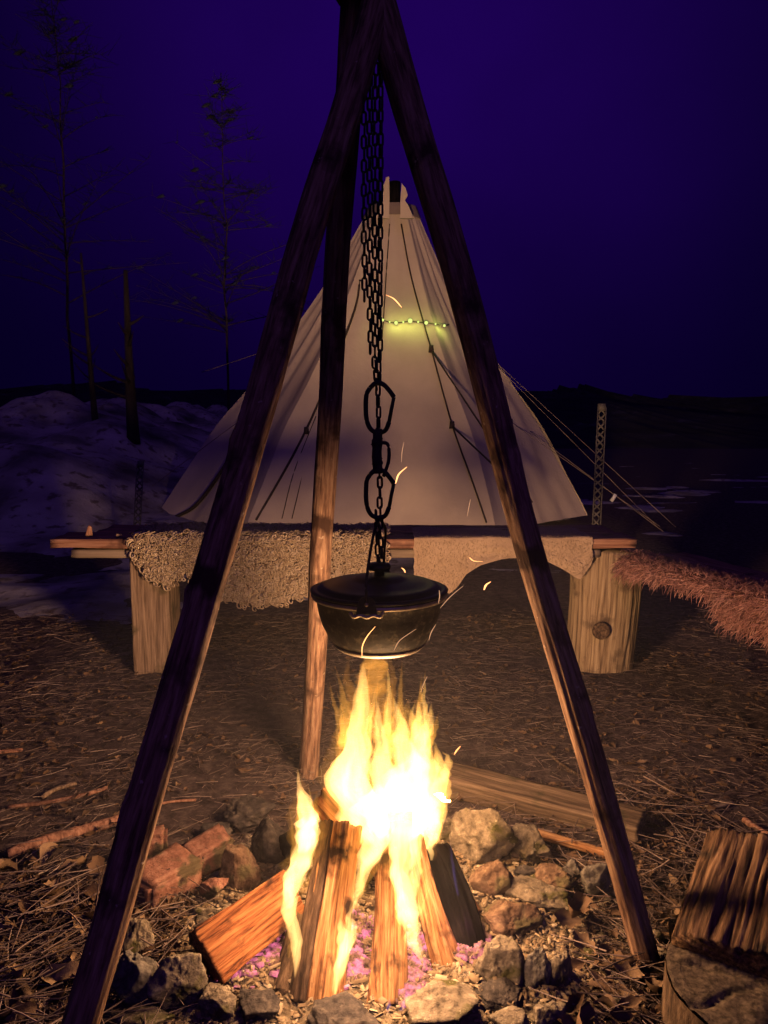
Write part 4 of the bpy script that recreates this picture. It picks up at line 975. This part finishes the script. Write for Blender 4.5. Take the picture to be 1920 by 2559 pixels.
# ------------------------------------------------------------------ ash, coals, campfire
def ash_h(x, y):
    d = math.hypot((x-.0)/.44, (y-1.32)/.40)
    return gh(x, y) + .030*max(0, 1-d*d)+.008*fbm(x*22, y*22, 2, 4)-.004
n_ = 150; xs_ = np.linspace(-.47, .47, n_); ys_ = np.linspace(.90, 1.74, n_)
V = np.array([(x, y, ash_h(x, y)-(.05 if math.hypot(x/.46, (y-1.32)/.42) > 1 else 0)) for y in ys_ for x in xs_])
I = np.arange((n_-1)**2); a0 = (I//(n_-1))*n_ + I % (n_-1)
tag(build_np('ash', V, np.stack([a0, a0+1, a0+n_+1, a0+n_], 1), M['ash'], smooth=True), 'pale ash and crumbled wood covering the fire pit floor', kind='stuff')
Vs, Fs, T = [], [], []
for k in range(12000):
    a = random.random()*6.28; d = random.random()**.5; x = .46*d*math.cos(a); y = 1.31+.42*d*math.sin(a)
    s = random.uniform(.002, .006)*(1 if random.random() < .9 else 1.7)
    m = Matrix.Translation((x, y, ash_h(x, y)+random.uniform(0, .008))) @ Matrix.Rotation(random.random()*6.28, 4, 'Z') @ Matrix.Rotation(random.gauss(0, .6), 4, 'X')
    l_, w_, t_ = s*random.uniform(.8, 1.8), s*random.uniform(.25, .8), s*.3
    i0 = len(Vs)
    for (u, v, z) in ((-1, -1, 0), (1, -.7, 0), (.8, 1, 0), (-.9, .8, 0), (-.8, -.7, 1), (.8, -.5, 1), (.6, .7, 1.2), (-.7, .6, .8)): Vs.append(tuple(m @ Vector((u*l_, v*w_, z*t_))))
    for f in ((4, 5, 6, 7), (0, 1, 5, 4), (1, 2, 6, 5), (2, 3, 7, 6), (3, 0, 4, 7)): Fs.append(tuple(i0+i for i in f))
    T += [min(1, max(0, random.gauss(.42, .25)))]*8
tag(build_np('ash_flakes', np.array(Vs), np.array(Fs), M['flake'], attr=T), 'curled ash flakes and wood crumbs scattered in the fire pit', kind='stuff')

fire = empty('campfire', (FC.x, FC.y, .02)); tag(fire, 'bright yellow-white campfire blazing under the pot', 'fire')
# coals
Vs, Fs = [], []
EM = [(G(x, y), r) for x, y, r in ((640, 2395, .045), (690, 2360, .05), (600, 2430, .03), (865, 2350, .04), (870, 2440, .04), (1030, 2370, .04), (1165, 2370, .03), (1180, 2400, .02), (1010, 2440, .03), (720, 2420, .03), (1020, 2500, .02))]
for k in range(3000):
    g_, r_ = EM[k % len(EM)]; a = random.random()*6.28; d = r_*abs(random.gauss(0, .75)); x = g_.x+d*math.cos(a); y = g_.y+d*math.sin(a)
    s = random.uniform(.002, .0055); c = Vector((x, y, ash_h(x, y)+s*.4+.004)); i0 = len(Vs); rot = Matrix.Rotation(random.random()*6.28, 3, 'Z') @ Matrix.Rotation(random.gauss(0, .6), 3, 'X')
    for (u, v, z) in ((-1, -.7, -.6), (1, -.8, -.6), (.9, .8, -.6), (-.9, .7, -.6), (-.8, -.6, .5), (.8, -.6, .6), (.7, .6, .7), (-.7, .6, .5)): Vs.append(tuple(c+rot @ Vector((u*s*1.3, v*s, z*s))))
    for f in ((4, 5, 6, 7), (0, 1, 5, 4), (1, 2, 6, 5), (2, 3, 7, 6), (3, 0, 4, 7)): Fs.append(tuple(i0+i for i in f))
em = build_np('embers', np.array(Vs), np.array(Fs), M['ember'], fire); em['kind'] = 'stuff'

for (x, y, pw) in ((655, 2385, .05), (868, 2380, .035), (1030, 2385, .03), (1168, 2378, .04)):
    ld = bpy.data.lights.new('ember_light', 'POINT'); ld.energy = pw; ld.color = (1.0, .22, .62); ld.shadow_soft_size = .02
    lo = bpy.data.objects.new('ember_light', ld); col.objects.link(lo); g_ = G(x, y); lo.location = (g_.x, g_.y, .055); lo.parent = fire; lo.matrix_parent_inverse = Matrix.Translation(fire.location).inverted()
def flame(path, Y0, Y1, m, seed, flat=.6, wob=.16, twist=1.0):
    """path: (px, py, width px) from foot to tip."""
    n_s, n_a = 48, 20; pp = smooth_path(path, n_s); vs, fs = [], []; rnd = random.Random(seed); ph = rnd.random()*6.28
    for i, (x, y, wd) in enumerate(pp):
        t = i/n_s; Y = Y0+(Y1-Y0)*t; c = P(x, y, Y); r = max(.0006, px_m(max(wd, .4), Y)/2)
        r *= 1+wob*nz(t*6, seed, 1)
        c = c+Vector((r*.5*nz(t*7, seed, 3)+r*.25*nz(t*17, seed, 5), r*.5*nz(t*6, seed, 7), 0))
        for j in range(n_a):
            a = 2*math.pi*j/n_a; tw = twist*t+ph*.2
            rr = r*(1+.40*nz(math.cos(a)*1.4, math.sin(a)*1.4+seed, t*5)+.34*nz(math.cos(a)*3.4+seed, math.sin(a)*3.4, t*3.5)+.12*nz(math.cos(a)*2+seed, math.sin(a)*2, t*13))
            u, v = math.cos(a)*rr, math.sin(a)*rr*flat
            vs.append(c+Vector((u*math.cos(tw*.5)-v*math.sin(tw*.5), u*math.sin(tw*.5)*.7+v*math.cos(tw*.5), 0)))
    for i in range(n_s):
        for j in range(n_a): a = i*n_a+j; b = i*n_a+(j+1) % n_a; fs.append((a, b, b+n_a, a+n_a))
    fs.append(tuple(range(n_a))[::-1]); fs.append(tuple(n_s*n_a+j for j in range(n_a)))
    build('flame', vs, fs, M[m], fire)
FL = [
 # main body, white hot
 ([(915, 2105, 50), (900, 2040, 120), (885, 1950, 110), (888, 1860, 74), (900, 1770, 42), (907, 1690, 20), (908, 1655, 2)], 1.40, 1.44, 'flame_hot'),
 ([(965, 2090, 60), (960, 2020, 120), (962, 1940, 84), (956, 1870, 40), (948, 1800, 20), (940, 1742, 2)], 1.41, 1.45, 'flame_hot'),
 ([(1030, 2110, 50), (1025, 2040, 120), (1022, 1950, 108), (1015, 1870, 62), (1000, 1800, 28), (984, 1742, 2)], 1.42, 1.45, 'flame_hot'),
 ([(1062, 2130, 16), (1066, 2060, 56), (1052, 1960, 90), (1050, 1880, 60), (1048, 1810, 30), (1046, 1750, 2)], 1.42, 1.45, 'flame_hot'),
 ([(1075, 2150, 8), (1086, 2080, 40), (1096, 2000, 48), (1104, 1940, 40), (1095, 1890, 22), (1086, 1852, 2)], 1.41, 1.43, 'flame'),
 ([(1050, 1900, 40), (1062, 1840, 40), (1074, 1800, 22), (1078, 1757, 2)], 1.43, 1.46, 'flame'),
 ([(1060, 1880, 30), (1082, 1830, 26), (1092, 1800, 10), (1096, 1780, 2)], 1.42, 1.43, 'flame_thin'),
 ([(1095, 1960, 30), (1116, 1930, 26), (1120, 1895, 18), (1106, 1878, 3)], 1.40, 1.41, 'flame'),
 ([(1098, 1985, 24), (1118, 2000, 18), (1116, 1955, 22), (1108, 1920, 3)], 1.40, 1.41, 'flame'),
 # tips and thin sheets
 ([(870, 1860, 50), (866, 1790, 34), (858, 1740, 16), (838, 1664, 2)], 1.42, 1.45, 'flame_thin'),
 ([(862, 1870, 30), (850, 1800, 20), (834, 1755, 12), (823, 1700, 2)], 1.42, 1.44, 'flame_thin'),
 ([(860, 1950, 30), (848, 1860, 18), (842, 1810, 8), (840, 1770, 2)], 1.41, 1.42, 'flame_thin'),
 ([(920, 1850, 70), (930, 1760, 80), (935, 1690, 96), (938, 1640, 80)], 1.46, 1.50, 'flame_wisp'),
 ([(900, 1820, 40), (880, 1740, 34), (868, 1690, 20), (872, 1645, 6)], 1.44, 1.47, 'flame_wisp'),
 ([(960, 1830, 50), (972, 1760, 36), (982, 1700, 22), (975, 1645, 10)], 1.46, 1.49, 'flame_wisp'),
 ([(1000, 1850, 40), (1010, 1790, 20), (1018, 1750, 2)], 1.42, 1.44, 'flame_thin'),
 ([(975, 1880, 40), (966, 1810, 24), (962, 1760, 10), (960, 1735, 2)], 1.43, 1.45, 'flame_thin'),
 ([(1030, 1850, 40), (1030, 1800, 24), (1022, 1770, 10), (1020, 1740, 2)], 1.44, 1.45, 'flame_thin'),
 ([(870, 2000, 60), (852, 1930, 30), (846, 1900, 12), (836, 1880, 2)], 1.40, 1.41, 'flame_thin'),
 # lower left tongue
 ([(741, 2478, 3), (741, 2420, 16), (739, 2350, 28), (728, 2290, 36), (720, 2235, 38), (726, 2190, 26), (742, 2150, 4)], 1.165, 1.26, 'flame_core'),
 ([(724, 2270, 16), (732, 2205, 50), (752, 2140, 60), (768, 2090, 52), (778, 2045, 22), (784, 2010, 2)], 1.22, 1.33, 'flame_core'),
 ([(758, 2130, 26), (768, 2085, 70), (772, 2040, 62), (758, 1995, 34), (748, 1960, 14), (744, 1922, 2)], 1.30, 1.36, 'flame_core'),
 ([(740, 2200, 30), (770, 2150, 34), (782, 2090, 26), (776, 2030, 12), (780, 1990, 2)], 1.28, 1.35, 'flame'),
 ([(760, 2090, 40), (782, 2040, 28), (790, 2000, 12), (792, 1975, 2)], 1.33, 1.36, 'flame_thin'),
 ([(758, 2060, 40), (752, 2010, 26), (757, 1970, 8), (752, 1940, 2)], 1.33, 1.36, 'flame_thin'),
 ([(752, 2230, 50), (780, 2180, 26), (796, 2110, 12), (800, 2070, 2)], 1.30, 1.34, 'flame_wisp'),
 ([(738, 2190, 20), (734, 2110, 14), (728, 2050, 6), (721, 2005, 2)], 1.29, 1.33, 'flame_thin'),
 ([(726, 2330, 10), (716, 2290, 14), (712, 2250, 8), (716, 2220, 2)], 1.18, 1.22, 'flame'),
 # middle tongue between the two upright logs
 ([(831, 2502, 3), (842, 2450, 22), (856, 2390, 40), (862, 2345, 34), (852, 2310, 16), (848, 2290, 2)], 1.15, 1.20, 'flame_core'),
 ([(846, 2420, 10), (866, 2370, 36), (878, 2320, 30), (872, 2290, 18), (886, 2258, 10), (900, 2225, 2)], 1.155, 1.23, 'flame_core'),
 ([(884, 2270, 6), (898, 2220, 26), (915, 2165, 42), (938, 2105, 72), (952, 2050, 92), (950, 2000, 60), (945, 1960, 6)], 1.22, 1.38, 'flame_core'),
 ([(872, 2300, 10), (888, 2250, 22), (906, 2190, 30), (934, 2130, 36), (962, 2070, 24)], 1.21, 1.35, 'flame'),
 ([(870, 2370, 14), (892, 2330, 20), (903, 2290, 12), (914, 2258, 2)], 1.18, 1.20, 'flame_thin'),
 ([(898, 2240, 16), (930, 2180, 22), (958, 2110, 22), (972, 2040, 12)], 1.22, 1.34, 'flame_thin'),
 ([(850, 2360, 12), (842, 2330, 12), (850, 2300, 6), (846, 2275, 2)], 1.17, 1.19, 'flame_thin'),
 # right tongue between middle and leaning log
 ([(1064, 2426, 2), (1050, 2392, 16), (1032, 2345, 40), (1020, 2300, 50), (1008, 2255, 40), (1002, 2215, 4)], 1.185, 1.27, 'flame_core'),
 ([(1030, 2330, 12), (1022, 2275, 58), (1010, 2215, 60), (1000, 2160, 58), (1008, 2105, 70), (1024, 2060, 90), (1030, 2010, 70), (1030, 1960, 8)], 1.22, 1.40, 'flame_core'),
 ([(1010, 2240, 20), (992, 2195, 28), (984, 2150, 30), (992, 2100, 30), (1000, 2050, 8)], 1.26, 1.36, 'flame'),
 ([(1040, 2240, 6), (1040, 2190, 26), (1036, 2140, 32), (1044, 2080, 40), (1050, 2030, 8)], 1.28, 1.38, 'flame_core'),
 ([(1078, 2150, 6), (1078, 2100, 28), (1082, 2040, 46), (1080, 1990, 10)], 1.38, 1.41, 'flame_core'),
 ([(988, 2170, 4), (975, 2130, 14), (972, 2080, 30), (975, 2020, 20)], 1.31, 1.38, 'flame'),
 ([(1176, 2430, 2), (1160, 2360, 8), (1148, 2260, 6), (1132, 2160, 8), (1124, 2100, 2)], 1.24, 1.40, 'flame_blue'),
 ([(1000, 2525, 10), (1012, 2510, 14), (1016, 2480, 6), (1016, 2460, 2)], 1.12, 1.13, 'flame_blue'),
 ([(968, 2530, 6), (972, 2515, 12), (974, 2495, 3), (974, 2480, 2)], 1.12, 1.12, 'flame_blue'),
]
fr = random.Random(5)
for k in range(90):                                      # loose licks of flame round the main body
    x = fr.uniform(858, 1108); u = (x-980)/130; y = fr.uniform(1840, 2080)+20*u*u; h = fr.uniform(90, 250)*(1-.35*u*u); wd = fr.uniform(8, 26); sw = fr.gauss(0, 14)-10*u
    FL.append(([(x, y, wd*.5), (x+sw*.2, y-h*.3, wd), (x+sw*.6+fr.gauss(0, 5), y-h*.65, wd*.6), (x+sw+fr.gauss(0, 4), y-h, 2)], 1.39+fr.random()*.05, 1.42+fr.random()*.05, fr.choice(('flame', 'flame_thin', 'flame_thin'))))
for (x0, ya, yb, w0, Yd) in ((738, 2420, 2120, 16, 1.20), (768, 2160, 2020, 24, 1.32), (858, 2430, 2290, 20, 1.16), (905, 2260, 2120, 20, 1.26), (1025, 2370, 2240, 24, 1.21), (1005, 2260, 2100, 34, 1.27), (1085, 2120, 1960, 26, 1.40)):
    for k in range(5):                                   # small licks peeling off the tongues between the logs
        y = fr.uniform(yb, ya); x = x0+fr.gauss(0, w0*.45)+(ya-y)*.06; h = fr.uniform(50, 110); wd = fr.uniform(6, 15); sw = fr.gauss(4, 10)
        FL.append(([(x, y, wd*.4), (x+sw*.2, y-h*.3, wd), (x+sw*.6+fr.gauss(0, 3), y-h*.65, wd*.6), (x+sw, y-h, 2)], Yd, Yd+.03, fr.choice(('flame', 'flame_thin'))))
for (pth, y0, y1, m) in [f for f in FL if f[3] in ('flame_hot', 'flame_core')]:       # thin orange mantle round the hot tongues
    FL.append(([(x+fr.gauss(0, 3), y-8*(i == len(pth)-1), w_*1.35+9*math.sin(math.pi*(i+.4)/len(pth))) for i, (x, y, w_) in enumerate(pth)], y0+.004, y1+.004, 'flame_glow'))
for k, (pth, y0, y1, m) in enumerate(FL): flame(pth, y0, y1, m, 200+k*3, flat=.7 if m != 'flame_wisp' else .4)
for k, (p, pw, rad, wide) in enumerate(FIRE_LAMPS):
    ld = bpy.data.lights.new('fire_light', 'POINT'); ld.energy = pw; ld.color = FIRE_WARM; ld.shadow_soft_size = rad
    if not wide:                                          # small flames low between the logs: light the pit floor, log fronts and stones
        ld = bpy.data.lights.new('fire_light', 'SPOT'); ld.energy = pw; ld.color = FIRE_WARM; ld.shadow_soft_size = rad; ld.spot_size = R(168); ld.spot_blend = .35
        lo = bpy.data.objects.new('fire_light', ld); col.objects.link(lo); lo.location = p; lo.parent = fire; lo.matrix_parent_inverse = Matrix.Translation(fire.location).inverted(); continue
    ld.use_nodes = True; t = ld.node_tree; e = t.nodes['Emission']; lf = t.nodes.new('ShaderNodeLightFalloff'); lf.inputs['Strength'].default_value = 1.0; lf.inputs['Smooth'].default_value = .0
    ma = t.nodes.new('ShaderNodeMath'); ma.operation = 'MULTIPLY_ADD'; ma.inputs[1].default_value = 1.9
    t.links.new(lf.outputs['Linear'], ma.inputs[0]); t.links.new(lf.outputs['Constant'], ma.inputs[2]); t.links.new(ma.outputs[0], e.inputs['Strength'])
    lo = bpy.data.objects.new('fire_light', ld); col.objects.link(lo); lo.location = p; lo.parent = fire; lo.matrix_parent_inverse = Matrix.Translation(fire.location).inverted()

# ------------------------------------------------------------------ embers in the air
def spark(pts, Y, r, m, label):
    c = [P(x, y, Y) for x, y in pts]; p = smooth_path(c, 10); n = len(p); vs, fs = [], []
    for i, q in enumerate(p):
        rr = r*(.35+.65*math.sin(math.pi*min(1, (i+.6)/(n+.2))))
        for j in range(6): a = j*math.pi/3; vs.append(Vector(q)+Vector((math.cos(a)*rr, math.sin(a)*rr, 0)) + Vector((0, 0, .2*rr*math.sin(a))))
    for i in range(n-1):
        for j in range(6): a = i*6+j; b = i*6+(j+1) % 6; fs.append((a, b, b+6, a+6))
    fs.append(tuple(range(6))[::-1]); fs.append(tuple((n-1)*6+j for j in range(6)))
    tag(build('spark', vs, fs, M[m]), label, 'spark', 'glowing embers in the air')
spark([(965, 737), (985, 747), (1004, 768)], 1.6, .0016, 'spark', 'curled orange ember floating highest, beside the chain before the canvas')
spark([(989, 1208), (997, 1185), (1017, 1167)], 1.55, .0017, 'spark', 'bright hooked ember beside the lower carabiner')
spark([(1173, 1393), (1185, 1402), (1206, 1403)], 1.6, .0015, 'spark', 'curled ember before the pale pelt, above the dark gap')
spark([(1210, 1474), (1215, 1462), (1226, 1454)], 1.5, .0021, 'spark', 'thick bright ember in the dark gap below the pale pelt')
spark([(1004, 1419), (1010, 1424), (1013, 1431)], 1.45, .0014, 'spark', 'tiny ember just above the pot lid')
spark([(1136, 1885), (1142, 1875), (1151, 1865)], 1.45, .0015, 'spark', 'ember flying off beside the tall flames')
spark([(905, 1640), (906, 1615), (918, 1590), (938, 1566)], 1.355, .0010, 'spark', 'bent glowing splinter before the front of the pot')
spark([(985, 1625), (1000, 1600), (1040, 1572)], 1.36, .0009, 'spark_dim', 'thin slanting glowing splinter low on the pot side')
spark([(1100, 1520), (1125, 1492), (1158, 1464)], 1.40, .0009, 'spark_dim', 'thin glowing splinter at the rim end of the pot')
spark([(1072, 1600), (1078, 1580), (1090, 1560)], 1.38, .0008, 'spark_dim', 'thin glowing splinter low beside the pot, nearest the pole with the dark crack')
spark([(1098, 1475), (1099, 1490), (1096, 1508)], 1.40, .0008, 'spark_dim', 'short upright glowing splinter touching the pot rim')
spark([(1168, 1290), (1172, 1268), (1176, 1248)], 1.6, .0006, 'spark_dim', 'faint splinter drifting before the canvas above the pale pelt')
spark([(1052, 1730), (1058, 1712), (1068, 1690)], 1.45, .0008, 'spark_dim', 'thin splinter rising just above the flame tips')
spark([(1010, 1105), (1005, 1130), (1004, 1155)], 1.6, .0006, 'spark_dim', 'faint drifting splinter above the hooked ember')

# ------------------------------------------------------------------ smoky night air
def smoke_cloud(c, rad, dens, seed):
    m = bpy.data.materials.new('low_smoke'); m.use_nodes = True; N = m.node_tree.nodes; N.clear()
    o_ = N.new('ShaderNodeOutputMaterial'); p_ = N.new('ShaderNodeVolumePrincipled'); p_.inputs['Color'].default_value = (.9, .9, .9, 1); p_.inputs['Density'].default_value = dens
    m.node_tree.links.new(p_.outputs[0], o_.inputs['Volume'])
    bm = bmesh.new(); bmesh.ops.create_icosphere(bm, subdivisions=4, radius=1)
    for v in bm.verts:
        d = v.co.normalized(); k = 1+.25*fbm(d.x*1.4+seed, d.y*1.4, d.z*1.4, 2); v.co = Vector((d.x*rad[0]*k, d.y*rad[1]*k, d.z*rad[2]*k))+Vector(c)
    me = bpy.data.meshes.new('smoke'); bm.to_mesh(me); bm.free(); me.materials.append(m); me.polygons.foreach_set('use_smooth', np.ones(len(me.polygons), bool))
    tag(link('smoke', me), 'thin warm smoke hanging low around the fire', kind='stuff')
smoke_cloud((.02, 1.50, .36), (.70, .56, .50), .040, 4)
